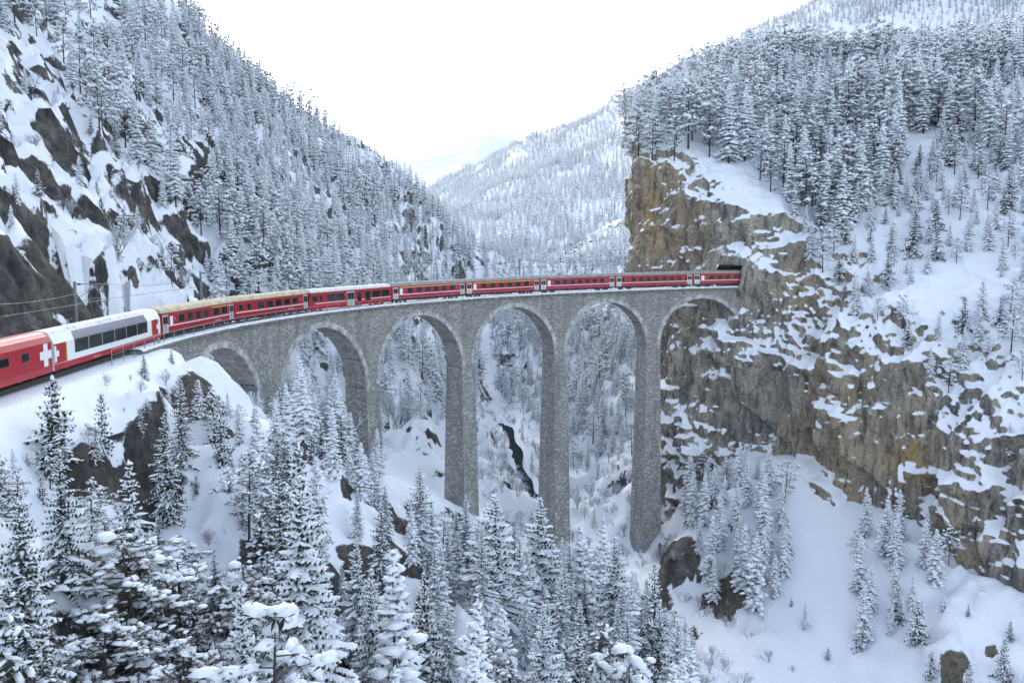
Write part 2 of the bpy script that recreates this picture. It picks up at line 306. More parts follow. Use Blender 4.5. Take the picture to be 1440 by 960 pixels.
# ------------------------------------------------------------------ lofted rock faces: rows of surveyed points, smoothly interpolated, broken by noise
def cr(Pts, n):                                     # Catmull-Rom along axis 0
    Pts = np.asarray(Pts, float); k = len(Pts); t = np.linspace(0, k-1, n); i = np.minimum(t.astype(int), k-2); u = (t-i)[:, None, None]
    g = lambda q: Pts[np.clip(q, 0, k-1)]
    a, b, c, d = g(i-1), g(i), g(i+1), g(i+2)
    return .5*((2*b)+(c-a)*u+(2*a-5*b+4*c-d)*u*u+(3*b-a-3*c+d)*u**3)
def loft(rows, nu, nv):
    C_ = np.array([[at(*p) for p in r] for r in rows]); A = cr(C_, nv); return cr(A.transpose(1, 0, 2), nu).transpose(1, 0, 2)
cx_ = [893, 905, 960, 1037, 1120, 1200, 1300, 1440, 1580]
rows = [
    list(zip([930, 932, 965, 1037, 1120, 1200, 1300, 1440, 1580], [790, 770, 735, 720, 745, 790, 825, 930, 1010], [215, 197, 187, 181, 170, 157, 147, 129, 116])),
    list(zip([925, 928, 963, 1037, 1120, 1200, 1300, 1440, 1580], [650, 640, 625, 610, 630, 665, 690, 780, 870], [222, 199, 189, 183, 172, 159, 149, 131, 118])),
    list(zip([912, 920, 962, 1037, 1120, 1200, 1300, 1440, 1580], [520, 515, 510, 500, 515, 545, 570, 640, 700], [228, 202, 192, 182, 173, 161, 151, 135, 122])),
    list(zip([893, 904, 960, 1037, 1120, 1200, 1300, 1440, 1580], [400, 398, 397, 396, 405, 410, 420, 450, 490], [232, 206, 194.5, 184, 176.5, 170, 162, 149, 136])),
    list(zip([892, 903, 960, 1037, 1120, 1200, 1300, 1440, 1580], [310, 305, 300, 300, 310, 320, 325, 340, 360], [234, 209, 197.5, 187, 186, 182, 177, 166, 155])),
    list(zip([893, 903, 962, 1037, 1120, 1200, 1300, 1440, 1580], [235, 222, 212, 215, 240, 245, 235, 235, 240], [236, 212, 206, 206, 203, 202, 199, 191, 183])),
    list(zip([890, 905, 965, 1037, 1120, 1200, 1300, 1440, 1580], [190, 180, 170, 165, 180, 178, 168, 160, 150], [246, 226, 224, 226, 226, 226, 222, 214, 206])),
    list(zip([885, 905, 970, 1037, 1120, 1200, 1300, 1440, 1580], [175, 160, 140, 125, 125, 118, 108, 95, 80], [266, 256, 256, 260, 262, 262, 258, 248, 238])),
    list(zip([880, 905, 975, 1037, 1120, 1200, 1300, 1440, 1580], [200, 175, 140, 120, 115, 108, 95, 80, 60], [330, 325, 325, 330, 335, 335, 330, 320, 310]))]
PC = loft(rows, 430, 520); NC = grid_normals(PC)
if NC[100, 200, 1] > 0: NC = -NC
w = P = PC
ew = np.linspace(0, 1, PC.shape[0])[:, None]           # 0 at the foot, 1 at the back of the top
qc_ = to_px(PC)
def blob(px, py, rx, ry): return np.exp(-((qc_[..., 0]-px)/rx)**2-((qc_[..., 1]-py)/ry)**2)
bare_ = np.clip(1.0*blob(975, 315, 60, 80)+blob(912, 300, 20, 95)+blob(1260, 610, 90, 65)+.9*blob(1080, 585, 75, 60)+.9*blob(1115, 380, 30, 55)+.7*blob(1380, 790, 50, 50)+.7*blob(960, 540, 30, 100), 0, 1)
steep = smooth(.93, .55, np.abs(NC[..., 2]))
def stepn(Q, sc3, seed, w=.09, t=.0): return smooth(t, t+w, fbm(Q/np.array(sc3), 3, seed, .5))
where2 = smooth(-.3, .4, fbm(P/np.array([13, 13, 20.]), 3, 161))
where = smooth(-.15, .35, fbm(P/np.array([30, 30, 24.]), 3, 61))
butt = fbm(P/np.array([16, 16, 55.]), 4, 15, .5)
Q = P+4*np.stack([fbm(P/15., 3, 301), fbm(P/15., 3, 302), fbm(P/15., 3, 303)], -1)
Q = np.stack([Q[..., 0]+.35*Q[..., 2], Q[..., 1], Q[..., 2]+.45*Q[..., 0]], -1)        # the beds dip
nb_ = 1-.65*bare_
d = steep*(butt*3.4+1.5*fbm(P/np.array([6, 6, 34.]), 3, 95, .5, True)+nb_*(2.6*stepn(Q, (20, 20, 17.), 5, .12)+1.7*where*stepn(Q, (10, 10, 8.), 8, .12, .02)+1.1*where2*stepn(Q, (6, 6, 4.5), 12, .14)+.3*where*stepn(Q, (3, 3, 2.2), 13, .2))
    +.8*fbm(P/np.array([3.2, 3.2, 8.]), 4, 31, .6)+1.3*fbm(P/9., 3, 91, .5, True)+.8*fbm(P/np.array([3.6, 3.6, 5.]), 3, 92, .5, True)-2.7)+(1-steep)*(1.6*fbm(P/9., 4, 37)+1.4*stepn(P, (16, 16, 16.), 19, .15, .16))
_s, _o = near_track(P[..., 0].ravel(), P[..., 1].ravel()); _s = _s.reshape(d.shape); _o = _o.reshape(d.shape)
rail_h = P[..., 2]-track(_s, 0, 0)[..., 2]
nearp = smooth(9, 3.5, np.hypot(_o, rail_h-2.5))*(_s > 70)
d = d*(1-.85*nearp)
PC2 = PC+NC*d[..., None]
hN = NC.copy(); hN[..., 2] = 0; hN /= np.linalg.norm(hN, axis=-1, keepdims=True)+1e-6
_s, _o = near_track(PC2[..., 0].ravel(), PC2[..., 1].ravel()); _s = _s.reshape(d.shape); _o = _o.reshape(d.shape)
rail_h = PC2[..., 2]-track(_s, 0, 0)[..., 2]
NC2 = grid_normals(PC2); NC2 = np.where(NC2[200:201, 200:201, 1:2] > 0, -NC2, NC2)
sb = .10-.24*bare_+.13*blob(1390, 420, 80, 110)+.08*blob(1160, 480, 70, 40)+.10*(where-.5)+.16*fbm(P/np.array([20, 20, 26.]), 3, 55)+.10*smooth(40, 75, P[..., 0])*smooth(60, 90, P[..., 2])
portal_hole = (np.abs(_o) < 2.2)*(rail_h > -1.2)*(rail_h < 4.5)*(_s > 76)*(PC2[..., 1] < 205)
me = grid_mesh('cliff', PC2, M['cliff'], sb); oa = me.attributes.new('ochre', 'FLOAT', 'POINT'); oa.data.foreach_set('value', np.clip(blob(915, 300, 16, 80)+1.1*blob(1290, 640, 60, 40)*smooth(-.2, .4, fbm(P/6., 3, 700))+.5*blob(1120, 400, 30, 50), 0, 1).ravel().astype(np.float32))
import bmesh
bm = bmesh.new(); bm.from_mesh(me); bm.verts.ensure_lookup_table(); ph = portal_hole.ravel()
bmesh.ops.delete(bm, geom=[bm.verts[i] for i in np.nonzero(ph)[0]], context='VERTS'); bm.to_mesh(me); bm.free()
cliff = tag(link('rock_cliff', me), kind='structure', label='steep ochre and grey rock cliff with snow on its ledges')
# ------------------------------------------------------------------ far slopes
farw = [  # far wooded mountainside closing the valley on the right
    list(zip([380, 500, 600, 720, 850, 960, 1100, 1300, 1600], [420, 430, 430, 430, 430, 430, 430, 430, 430], [520, 560, 600, 620, 640, 660, 680, 700, 720])),
    list(zip([380, 500, 590, 720, 850, 960, 1100, 1300, 1600], [350, 360, 365, 360, 350, 340, 330, 320, 310], [900, 850, 800, 760, 780, 800, 820, 840, 860])),
    list(zip([380, 500, 590, 720, 850, 960, 1100, 1300, 1600], [330, 325, 320, 300, 270, 245, 210, 180, 150], [1500, 1400, 1200, 1000, 1000, 1000, 1000, 1050, 1080])),
    list(zip([380, 500, 590, 720, 800, 905, 1100, 1250, 1600], [322, 305, 285, 232, 195, 145, 60, -20, -120], [2300, 2200, 1950, 1600, 1500, 1400, 1300, 1300, 1300])),
    list(zip([380, 500, 600, 725, 810, 915, 1110, 1260, 1600], [318, 298, 272, 208, 178, 122, 30, -60, -200], [2500, 2450, 2200, 1750, 1650, 1520, 1450, 1450, 1450])),
    list(zip([380, 500, 600, 725, 810, 915, 1110, 1260, 1600], [340, 330, 300, 250, 230, 190, 120, 40, -50], [2800, 2800, 2600, 2100, 2000, 1900, 1800, 1800, 1800]))]
PF = loft(farw, 260, 260); NF = grid_normals(PF); NF *= np.sign(NF[120, 120, 2])
PF = PF+NF*(14*fbm(PF/120., 5, 71, .5)+10*fbm(PF/np.array([70, 200, 200.]), 3, 9, .5, True))[..., None]; NF = grid_normals(PF); NF *= np.sign(NF[120, 120, 2])
M['far'] = terrain_mat('snowy_mountainside', [(.3, (.03, .032, .035)), (.6, (.16, .15, .14))], (.2, .17, .13), .3, lo=.22, hi=.36, streak=False, nscale=.02)
mountain = tag(link('mountainside', grid_mesh('mountainside', PF, M['far'], np.full(PF.shape[:2], .1))), kind='structure', label='wooded mountainside closing the valley')
peak = [
    list(zip([420, 545, 600, 650, 692, 730, 790, 880], [340, 330, 325, 320, 318, 318, 320, 330], [3600, 3400, 3300, 3200, 3200, 3200, 3200, 3200])),
    list(zip([420, 545, 600, 650, 692, 730, 790, 880], [300, 275, 258, 250, 248, 250, 262, 270], [4100, 4000, 3900, 3900, 3900, 3900, 3900, 3900])),
    list(zip([420, 545, 600, 650, 685, 715, 760, 880], [262, 228, 217, 204, 194, 200, 218, 250], [4700, 4600, 4550, 4500, 4500, 4500, 4600, 4600])),
    list(zip([420, 545, 600, 650, 685, 715, 760, 880], [300, 280, 260, 250, 250, 250, 260, 290], [5600, 5600, 5500, 5500, 5500, 5500, 5500, 5500]))]
PK = loft(peak, 200, 140); NK = grid_normals(PK); NK *= np.sign(NK[60, 100, 2]); PK = PK+NK*(30*fbm(PK/320., 5, 19, .55, True))[..., None]
M['peak'] = terrain_mat('snowy_peak_rock', [(.3, (.05, .05, .055)), (.6, (.2, .19, .18))], (.2, .17, .13), .2, lo=.45, hi=.6, streak=False, nscale=.006)
snowpeak = tag(link('snowy_mountain', grid_mesh('snowy_mountain', PK, M['peak'], np.full(PK.shape[:2], .02))), kind='structure', label='distant snow covered mountain peak')

# ------------------------------------------------------------------ stone viaduct
def masonry(name, c1, c2, mortar, bw=.62, bh=.30, dark=1.0, snowdust=0.0):
    m, nt, b = new_mat(name); uv = N(nt, 'ShaderNodeUVMap'); tc = N(nt, 'ShaderNodeTexCoord')
    nz = N(nt, 'ShaderNodeTexNoise', i_Scale=1.1, i_Detail=3.0); L(nt, uv.outputs[0], nz.inputs['Vector'])
    ad = N(nt, 'ShaderNodeVectorMath', operation='MULTIPLY_ADD'); ad.inputs[1].default_value = (.22, .12, 0); L(nt, nz.outputs['Color'], ad.inputs[0]); L(nt, uv.outputs[0], ad.inputs[2])
    br = N(nt, 'ShaderNodeTexBrick', offset=.5, squash=1.0); L(nt, ad.outputs[0], br.inputs['Vector'])
    for k, v in (('Color1', (0, 0, 0, 1)), ('Color2', (1, 1, 1, 1)), ('Mortar', (.5, .5, .5, 1)), ('Scale', 1.0), ('Mortar Size', .028), ('Mortar Smooth', .2), ('Bias', 0.0), ('Brick Width', bw), ('Row Height', bh)): br.inputs[k].default_value = v
    n2 = N(nt, 'ShaderNodeTexNoise', i_Scale=.22, i_Detail=6.0, i_Roughness=.6); L(nt, tc.outputs['Object'], n2.inputs['Vector'])
    n3 = N(nt, 'ShaderNodeTexNoise', i_Scale=3.5, i_Detail=6.0, i_Roughness=.7); L(nt, tc.outputs['Object'], n3.inputs['Vector'])
    k = math_(nt, 'ADD', math_(nt, 'MULTIPLY', br.outputs['Color'], .55), math_(nt, 'MULTIPLY', n3.outputs[0], .5))
    stone = ramp(nt, k, [(.15, tuple(c*.55 for c in c1)), (.5, c1), (.9, c2)])
    stone = mixc(nt, ramp(nt, n2.outputs[0], [(.42, (0, 0, 0)), (.7, (.6, .6, .6))]), stone, (.23, .225, .20))
    mpz = N(nt, 'ShaderNodeMapping'); mpz.inputs['Scale'].default_value = (1, 1, .12); L(nt, tc.outputs['Object'], mpz.inputs[0])
    n6 = N(nt, 'ShaderNodeTexNoise', i_Scale=.7, i_Detail=6.0, i_Roughness=.65); L(nt, mpz.outputs[0], n6.inputs['Vector'])
    stone = mixc(nt, ramp(nt, n6.outputs[0], [(.45, (0, 0, 0)), (.72, (.7, .7, .7))]), stone, (.14, .142, .14))
    col = mixc(nt, br.outputs['Fac'], stone, mortar)
    L(nt, col, b.inputs['Base Color']); b.inputs['Roughness'].default_value = .9; b.inputs['Specular IOR Level'].default_value = .2
    hgt = math_(nt, 'SUBTRACT', math_(nt, 'MULTIPLY', n3.outputs[0], .7), br.outputs['Fac'])
    bp = N(nt, 'ShaderNodeBump', i_Strength=1.0, i_Distance=.12); L(nt, hgt, bp.inputs['Height']); L(nt, bp.outputs[0], b.inputs['Normal'])
    return m
M['stone'] = masonry('limestone_masonry', (.36, .36, .345), (.57, .565, .535), (.23, .23, .222))
M['voussoir'] = plain('dressed_stone', (.40, .40, .385), .9, noise=.45, nscale=.9)
M['coping'] = plain('coping_stone', (.22, .22, .20), .9, noise=.4, nscale=1.2)
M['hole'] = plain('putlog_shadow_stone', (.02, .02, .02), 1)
TOP = -.35                                   # underside of the coping, below rail
PIER = [(-33.0, -28.0), (-5.8, -2.45), (18.7, 21.9), (41.95, 45.1), (64.4, 67.85)]
EDGE_L, EDGE_R = -53.2, 87.2
BAYS = [(EDGE_L, -33.0), (-28.0, -5.8), (-2.45, 18.7), (21.9, 41.95), (45.1, 64.4), (67.85, EDGE_R)]
CROWN = -2.35
def face_off(h): return 1.95+.024*np.maximum(0, TOP-h)
def W(s, o, h): return track(s, o, h)
viaduct = empty('viaduct', track(20, 0, -60)); viaduct['label'] = 'curved grey stone railway viaduct with six round arches'; viaduct['category'] = 'viaduct'
def vlink(name, me, parent=None):
    o = link(name, me); p = parent or viaduct; o.parent = p; o.matrix_parent_inverse = p.matrix_world.inverted(); return o
bpy.context.view_layer.update()
viaduct.matrix_world = Matrix.Translation(Vector(track(20, 0, -60)))
def uvmesh(name, quads, mats):               # quads: list of (4 (s,o,h), 4 uv)
    mb = MB(); uv = []
    for q, t in quads:
        mb.add([W(*p) for p in q], [(0, 1, 2, 3)]); uv += t
    return mb.mesh(name, mats, uv=uv)
PBASE = [-26, -42, -58, -70, -70]
for i, ((a, b), hb) in enumerate(zip(PIER, PBASE)):   # piers, widening downwards
    c = (a+b)/2; t0 = (b-a)/2; r0 = max((BAYS[i][1]-BAYS[i][0])/2, (BAYS[i+1][1]-BAYS[i+1][0])/2); spr = CROWN-r0
    hs_ = list(np.arange(TOP, hb-4, -2.0)); q = []
    half = lambda h: t0+.011*max(0, spr-h)
    for h1, h0 in zip(hs_[:-1], hs_[1:]):
        o1, o0, e1, e0 = face_off(h1), face_off(h0), half(h1), half(h0)
        ring1 = [(c-e1, -o1, h1), (c+e1, -o1, h1), (c+e1, o1, h1), (c-e1, o1, h1)]; ring0 = [(c-e0, -o0, h0), (c+e0, -o0, h0), (c+e0, o0, h0), (c-e0, o0, h0)]
        for k in range(4):
            k2 = (k+1) % 4; u0 = [0, 2*t0, 2*t0+4, 4*t0+4][k]+i*3.3; u1 = u0+(2*t0 if k % 2 == 0 else 4)
            if h0 > spr-.5 and k in (1, 3): pass
            q.append(([ring0[k], ring0[k2], ring1[k2], ring1[k]], [(u0, h0), (u1, h0), (u1, h1), (u0, h1)]))
    po = vlink('pier', uvmesh('pier', q, [M['stone']]))
    # putlog holes at the springing and above it, as blocks in painted shadow black
    mb = MB()
    for hh, inset in ((spr+.2, 0), (spr+5.0, 0)):
        for side, sgn in ((a, -1), (b, 1)):
            rr = (BAYS[i][1]-BAYS[i][0])/2 if sgn < 0 else (BAYS[i+1][1]-BAYS[i+1][0])/2
            cc = (BAYS[i][0]+BAYS[i][1])/2 if sgn < 0 else (BAYS[i+1][0]+BAYS[i+1][1])/2
            dh = hh-(CROWN-rr); ss = cc-sgn*math.sqrt(max(.01, rr*rr-max(0, dh)**2))
            for o in np.arange(-1.5, 1.6, .75):
                p = W(ss, o, hh); m4 = track_frame(ss); f = np.array([(x, y, z) for x in (-.03, .03) for y in (-.22, .22) for z in (-.08, .08)])
                v = [np.array(m4.to_3x3()@Vector(k))+p for k in f]
                mb.add(v, [(0, 1, 3, 2), (4, 6, 7, 5), (0, 4, 5, 1), (2, 3, 7, 6), (0, 2, 6, 4), (1, 5, 7, 3)])
    vlink('putlog_holes', mb.mesh('putlog_holes', [M['hole']]), po)['kind'] = 'stuff'
nv = 0; rest = MB()
for i, (a, b) in enumerate(BAYS):             # barrels, spandrels and arch rings
    c, r = (a+b)/2, (b-a)/2; spr = CROWN-r; th = np.linspace(0, math.pi, 41); q = []
    for t0, t1 in zip(th[:-1], th[1:]):
        s0, s1, h0, h1 = c-r*math.cos(t0), c-r*math.cos(t1), spr+r*math.sin(t0), spr+r*math.sin(t1)
        for sg in (-1, 1):
            pts = [(s0, sg*face_off(h0), h0), (s1, sg*face_off(h1), h1), (s1, sg*face_off(TOP), TOP), (s0, sg*face_off(TOP), TOP)]; t = [(s0, h0), (s1, h1), (s1, TOP), (s0, TOP)]
            q.append((pts, t) if sg < 0 else (pts[::-1], t[::-1]))
        q.append(([(s0, face_off(h0), h0), (s1, face_off(h1), h1), (s1, -face_off(h1), h1), (s0, -face_off(h0), h0)], [(2, r*t0), (2, r*t1), (-2, r*t1), (-2, r*t0)]))
    ao = vlink('arch', uvmesh('arch', q, [M['stone']]))
    n = int(round(math.pi*r/.46)); hid = 0
    for k in range(n):
        a0, a1 = math.pi*(k+.04)/n, math.pi*(k+.96)/n; ln = .95 if k % 2 else .82
        am = (a0+a1)/2; 
        v = []
        for rr in (r+.002, r+ln):
            for t in (a0, a1):
                h = spr+rr*math.sin(t); s = c-rr*math.cos(t)
                v += [W(s, -face_off(h)-.045-.02*((k*7) % 3), h), W(s, -face_off(h)+.25, h)]
        f = [(0, 2, 6, 4), (0, 1, 3, 2), (4, 6, 7, 5), (0, 4, 5, 1), (2, 3, 7, 6)]
        if nv < 270:
            mb = MB(); mb.add(v, f); vlink('voussoir', mb.mesh('voussoir', [M['voussoir']]), ao); nv += 1
        else: rest.add(v, f)
vlink('voussoirs', rest.mesh('voussoirs', [M['voussoir']]))['kind'] = 'stuff'
q = []                                        # abutment walls at both ends
for s0, s1, hb in ((-63.5, EDGE_L, -14), (EDGE_R, 91.5, -22)):
    q = []; n = 5; ss = np.linspace(s0, s1, n)
    for x0, x1 in zip(ss[:-1], ss[1:]):
        for sg in (-1, 1):
            pts = [(x0, sg*face_off(hb), hb), (x1, sg*face_off(hb), hb), (x1, sg*face_off(TOP), TOP), (x0, sg*face_off(TOP), TOP)]; t = [(x0, hb), (x1, hb), (x1, TOP), (x0, TOP)]
            q.append((pts, t) if sg < 0 else (pts[::-1], t[::-1]))
    for xe in (s0, s1):
        q.append(([(xe, 1.95, hb), (xe, -1.95, hb), (xe, -1.95, TOP), (xe, 1.95, TOP)], [(0, hb), (4, hb), (4, TOP), (0, TOP)]))
    vlink('abutment', uvmesh('abutment', q, [M['stone']]))

def ribbon(name, prof, s0, s1, step, mat, closed=True):     # a profile (offset, height) swept along the line
    ss = np.linspace(s0, s1, int(round((s1-s0)/step))+1); k = len(prof); mb = MB()
    v = np.concatenate([[W(s, o, h) for o, h in prof] for s in ss]); f = []
    for i in range(len(ss)-1):
        for j in range(k if closed else k-1): f.append((i*k+j, i*k+(j+1) % k, (i+1)*k+(j+1) % k, (i+1)*k+j))
    if closed: f += [tuple(range(k))[::-1], tuple(range((len(ss)-1)*k, len(ss)*k))]
    mb.add(v, f); return mb.mesh(name, [mat])
vlink('coping', ribbon('coping', [(-2.38, TOP+.002), (-2.38, TOP+.24), (2.38, TOP+.24), (2.38, TOP+.002)], -63.5, 90, 1.5, M['coping']))
mb = MB()
for s in np.arange(-62.5, 88, .62):
    m4 = track_frame(s).to_3x3(); p = W(s, 0, 0)
    f = np.array([(x, y, z) for x in (-.16, .16) for y in (-2.30, -1.9) for z in (TOP-.34, TOP-.003)])
    mb.add([np.array(m4@Vector(k))+p for k in f], [(0, 1, 3, 2), (4, 6, 7, 5), (0, 4, 5, 1), (2, 3, 7, 6), (0, 2, 6, 4), (1, 5, 7, 3)])
vlink('corbels', mb.mesh('corbels', [M['coping']]))['kind'] = 'stuff'
# snow on the deck
rng = np.random.default_rng(4)
ss = np.arange(-64, 88.5, .5); prof = np.array([-2.40, -2.34, -2.0, -1.5, -1.1, -.75, -.35, .35, .75, 1.1, 1.6, 2.1, 2.36, 2.4]); hh = np.array([-.10, .04, .12, .14, .12, .02, -.03, -.03, .02, .1, .14, .13, .04, -.1])
v = []
for s in ss:
    for o, h in zip(prof, hh): v.append(W(s, o+.02*math.sin(s*2.1), h+.05*vnoise(np.array([s*.9, o*1.5, 0]), 4)-.02))
k = len(prof); mb = MB(); mb.add(v, [(i*k+j+1, i*k+j, (i+1)*k+j, (i+1)*k+j+1) for i in range(len(ss)-1) for j in range(k-1)])
vlink('deck_snow', mb.mesh('deck_snow', [M['snow']], True))
# snow grains stuck to the rough stones, thicker towards the feet of the tall piers
mb = MB(); cnt = 0
LUMP = np.array([(0, 0, 1)]+[(math.cos(a), math.sin(a), 0) for a in np.linspace(0, 2*math.pi, 5, endpoint=False)]); LF = [(0, 1+i, 1+(i+1) % 5) for i in range(5)]
for i, ((a, b), hb) in enumerate(zip(PIER, PBASE)):
    if i < 1: continue
    c = (a+b)/2; t0 = (b-a)/2
    for k in range([0, 90, 420, 900, 1300][i]):
        u = rng.random()**.6; h = -12+(hb+12)*u
        if rng.random() < .5: s, o, nrm = c+rng.uniform(-t0, t0)*1.1, -face_off(h), (0, -1)
        else: s, o, nrm = c-t0-.011*max(0, -12-h), rng.uniform(-1, 1)*face_off(h), (-1, 0)
        r = rng.uniform(.06, .17); m4 = track_frame(s).to_3x3(); p = W(s, o, h)
        loc = LUMP*np.array([r, r, .08+.1*r]); d3 = np.array([(nrm[0]*z+(x if nrm[0] == 0 else 0), nrm[1]*z+(x if nrm[1] == 0 else 0), y*.6) for x, y, z in loc])
        mb.add([np.array(m4@Vector(q))+p for q in d3], LF)
vlink('clinging_snow', mb.mesh('clinging_snow', [M['snow']], True))['kind'] = 'stuff'

# ------------------------------------------------------------------ tunnel in the cliff
M['tunnel'] = plain('tunnel_rock', (.05, .047, .043), .95, noise=.4)
arcp = [(-2.2, -.6)]+[(2.2*math.cos(a)*-1, 2.3+2.2*math.sin(a)) for a in np.linspace(0, math.pi, 13)]+[(2.2, -.6)]
tube_ = [(2.4, -.8)]+[(2.4*math.cos(a), 2.2+2.4*math.sin(a)) for a in np.linspace(0, math.pi*.62, 9)]
tl_ = ribbon('tunnel_mouth', tube_+[(o*1.12, h+.25) for o, h in tube_[::-1]], 82.5, 89.5, 1.0, M['tunnel']); tag(link('tunnel_mouth', tl_), kind='structure', label='dark rough rock around the tunnel mouth')
tn = tag(link('tunnel', ribbon('tunnel', arcp, 89, 128, 2, M['tunnel'])), kind='structure', label='dark railway tunnel cut into the cliff')
arco = [(-2.9, -1.0)]+[(-2.9*math.cos(a), 2.3+2.9*math.sin(a)) for a in np.linspace(0, math.pi, 13)]+[(2.9, -1.0)]
mb = MB(); k = len(arcp)
v = [W(88, o, h) for o, h in arcp]+[W(88, o, h) for o, h in arco]+[W(91.5, o, h) for o, h in arcp]+[W(91.5, o, h) for o, h in arco]
f = []
for i in range(k-1): f += [(i, i+1, k+i+1, k+i), (k+i, k+i+1, 3*k+i+1, 3*k+i), (i+1, i, 2*k+i, 2*k+i+1)]
mb.add(v, f); pt = tag(link('tunnel_portal', mb.mesh('tunnel_portal', [M['coping']])), 'rough stone tunnel portal in the cliff at the end of the viaduct', 'portal')

# ------------------------------------------------------------------ railing, line masts and wires
M['steel'] = plain('galvanised_steel', (.30, .32, .34), .5, .6, noise=.2)
M['wire'] = plain('copper_wire', (.10, .10, .11), .5, .5)
rail = empty('railing', track(-70, -2.25, -.1)); tag(rail, 'thin steel railing along the edge of the viaduct deck', 'railing'); rail.matrix_world = Matrix.Translation(Vector(track(-70, -2.25, -.1)))
ps = MB(); ps.tube([(0, 0, -.5), (0, 0, 1.02)], .035, 6); pme = ps.mesh('post', [M['steel']])
for s in np.arange(-71, 85, 2.65):
    o = link('post', pme); o.parent = rail; o.matrix_parent_inverse = rail.matrix_world.inverted(); o.matrix_world = Matrix.Translation(Vector(track(s, -2.25, 0)))
for h, r in ((1.0, .03), (.5, .016)):
    mb = MB(); mb.tube([track(s, -2.25, h) for s in np.arange(-71, 85.1, 1.325)], r, 5)
    o = link('rail_bar', mb.mesh('rail_bar', [M['steel']])); o.parent = rail; o.matrix_parent_inverse = rail.matrix_world.inverted()
def mast(s, h=6.9):
    e = empty('line_mast', mw=track_frame(s)@Matrix.Translation((0, 2.9, 0)))
    def part(name, fn, mat='steel'):
        mb = MB(); fn(mb); o = link(name, mb.mesh(name, [M[mat]]), e); return o
    part('pole', lambda m: [m.box((-.10, -.10, -1.2), (.10, -.05, h)), m.box((-.10, .05, -1.2), (.10, .10, h)), m.box((-.03, -.05, -1.2), (.03, .05, h))])
    part('bracket_arm', lambda m: (m.tube([(0, 0, h-.25), (0, -3.3, h-.2)], .045), m.tube([(0, 0, h-1.7), (0, -2.3, h-.23)], .03)))
    part('steady_arm', lambda m: (m.tube([(0, 0, h-2.0), (0, -2.0, h-1.55), (0, -3.0, h-1.65)], .03)))
    part('insulator', lambda m: m.tube([(0, -.25, h-.25), (0, -.3, h-.25), (0, -.55, h-.24), (0, -.6, h-.24)], [.05, .1, .1, .05], 8), 'wire')
    return e
MS = [-92, -66, -38, -13, 12, 37, 62]
lab = ['grey steel line mast by the dark rock cutting behind the white coach', 'grey line mast behind the joint of the two beige-roofed coaches', 'grey line mast behind the white-roofed driving coach', 'grey line mast behind the yellow-barred coach next to the driving coach', 'grey line mast behind the second yellow-barred coach', 'grey line mast behind the last whole coach before the tunnel']
for i, s in enumerate(MS[1:]):
    tag(mast(s), lab[i], 'mast', 'line masts along the railway')
tag(mast(-92), 'grey steel line mast behind the red and white cross carriage', 'mast', 'line masts along the railway')
cw = MB(); allm = [-118]+MS+[86]
for a, b in zip(allm[:-1], allm[1:]):
    for hh, sag in ((6.7, .75), (5.25, .08)):
        cw.tube([track(s, -.1, hh-sag*4*t*(1-t)) for t, s in zip(np.linspace(0, 1, 9), np.linspace(a, b, 9))], .022, 4)
tag(link('overhead_wire', cw.mesh('overhead_wire', [M['wire']])), 'thin overhead contact wire strung above the train', 'wire')
# track bed
M['sleeper'] = plain('dark_ballast', (.06, .055, .05), .95, noise=.5, nscale=6)
tag(link('railway_track', ribbon('railway_track', [(-.95, -.3), (-.8, -.02), (.8, -.02), (.95, -.3)], -135, 100, 2, M['sleeper'])), kind='structure', label='railway track under the train')

# ------------------------------------------------------------------ the train
M['red'] = plain('crimson_coach_paint', (.34, .006, .020), .5, noise=.10, nscale=.6)
M['red3'] = plain('magenta_red_coach_paint', (.36, .005, .05), .5, noise=.10, nscale=.6)
M['red2'] = plain('bright_red_paint', (.38, .006, .018), .45, noise=.08, nscale=.5)
M['skirt'] = plain('rose_red_skirt', (.42, .03, .045), .4)
M['white'] = plain('white_coach_paint', (.78, .82, .82), .35)
M['stripe'] = plain('white_stripe', (.74, .72, .70), .5)
M['yellow'] = plain('first_class_yellow', (.80, .48, .02), .5)
M['roofbeige'] = plain('weathered_beige_roof', (.50, .45, .30), .8, noise=.3, nscale=1.5)
M['roofgrey'] = plain('grey_roof', (.27, .27, .25), .8, noise=.25, nscale=1.5)
M['rooflight'] = plain('frosty_light_roof', (.68, .69, .69), .7, noise=.15)
M['glass'] = plain('dark_window_glass', (.012, .016, .018), .06, spec=.6)
M['tint'] = plain('sky_tinted_roof_glass', (.16, .155, .21), .12, spec=.8)  # lavender-grey base colour paints in the sky mirrored by the slanted panes
M['door'] = plain('silver_door', (.50, .53, .53), .4, .3)
M['frame'] = plain('window_frame_metal', (.10, .09, .09), .5, .2)
M['under'] = plain('underframe_dark', (.03, .03, .032), .8, noise=.4)
M['wheel'] = plain('wheel_steel', (.10, .09, .085), .5, .7)
M['gold'] = plain('gold_line', (.60, .36, .07), .5)
_txt = {}
def text_mesh(t, size, mat):
    if (t, size) not in _txt:
        c = bpy.data.curves.new('t', 'FONT'); c.body = t; c.size = size; o = bpy.data.objects.new('t', c); COL.objects.link(o)
        me = bpy.data.meshes.new_from_object(o.evaluated_get(bpy.context.evaluated_depsgraph_get())); bpy.data.objects.remove(o); me.materials.append(M[mat]); _txt[(t, size)] = me
    return _txt[(t, size)]
EWP = [(1.28, .72), (1.33, 1.2), (1.33, 2.72), (1.27, 2.95)]
EWR = [(1.33, 2.93), (1.22, 3.16), (.95, 3.38), (.5, 3.52), (0, 3.56)]
PAP = [(1.26, .34), (1.34, .9), (1.34, 2.5), (1.02, 3.22), (.9, 3.36)]
PAP2 = [(1.26, .34), (1.34, .9), (1.34, 2.78), (1.1, 3.22), (.9, 3.36)]
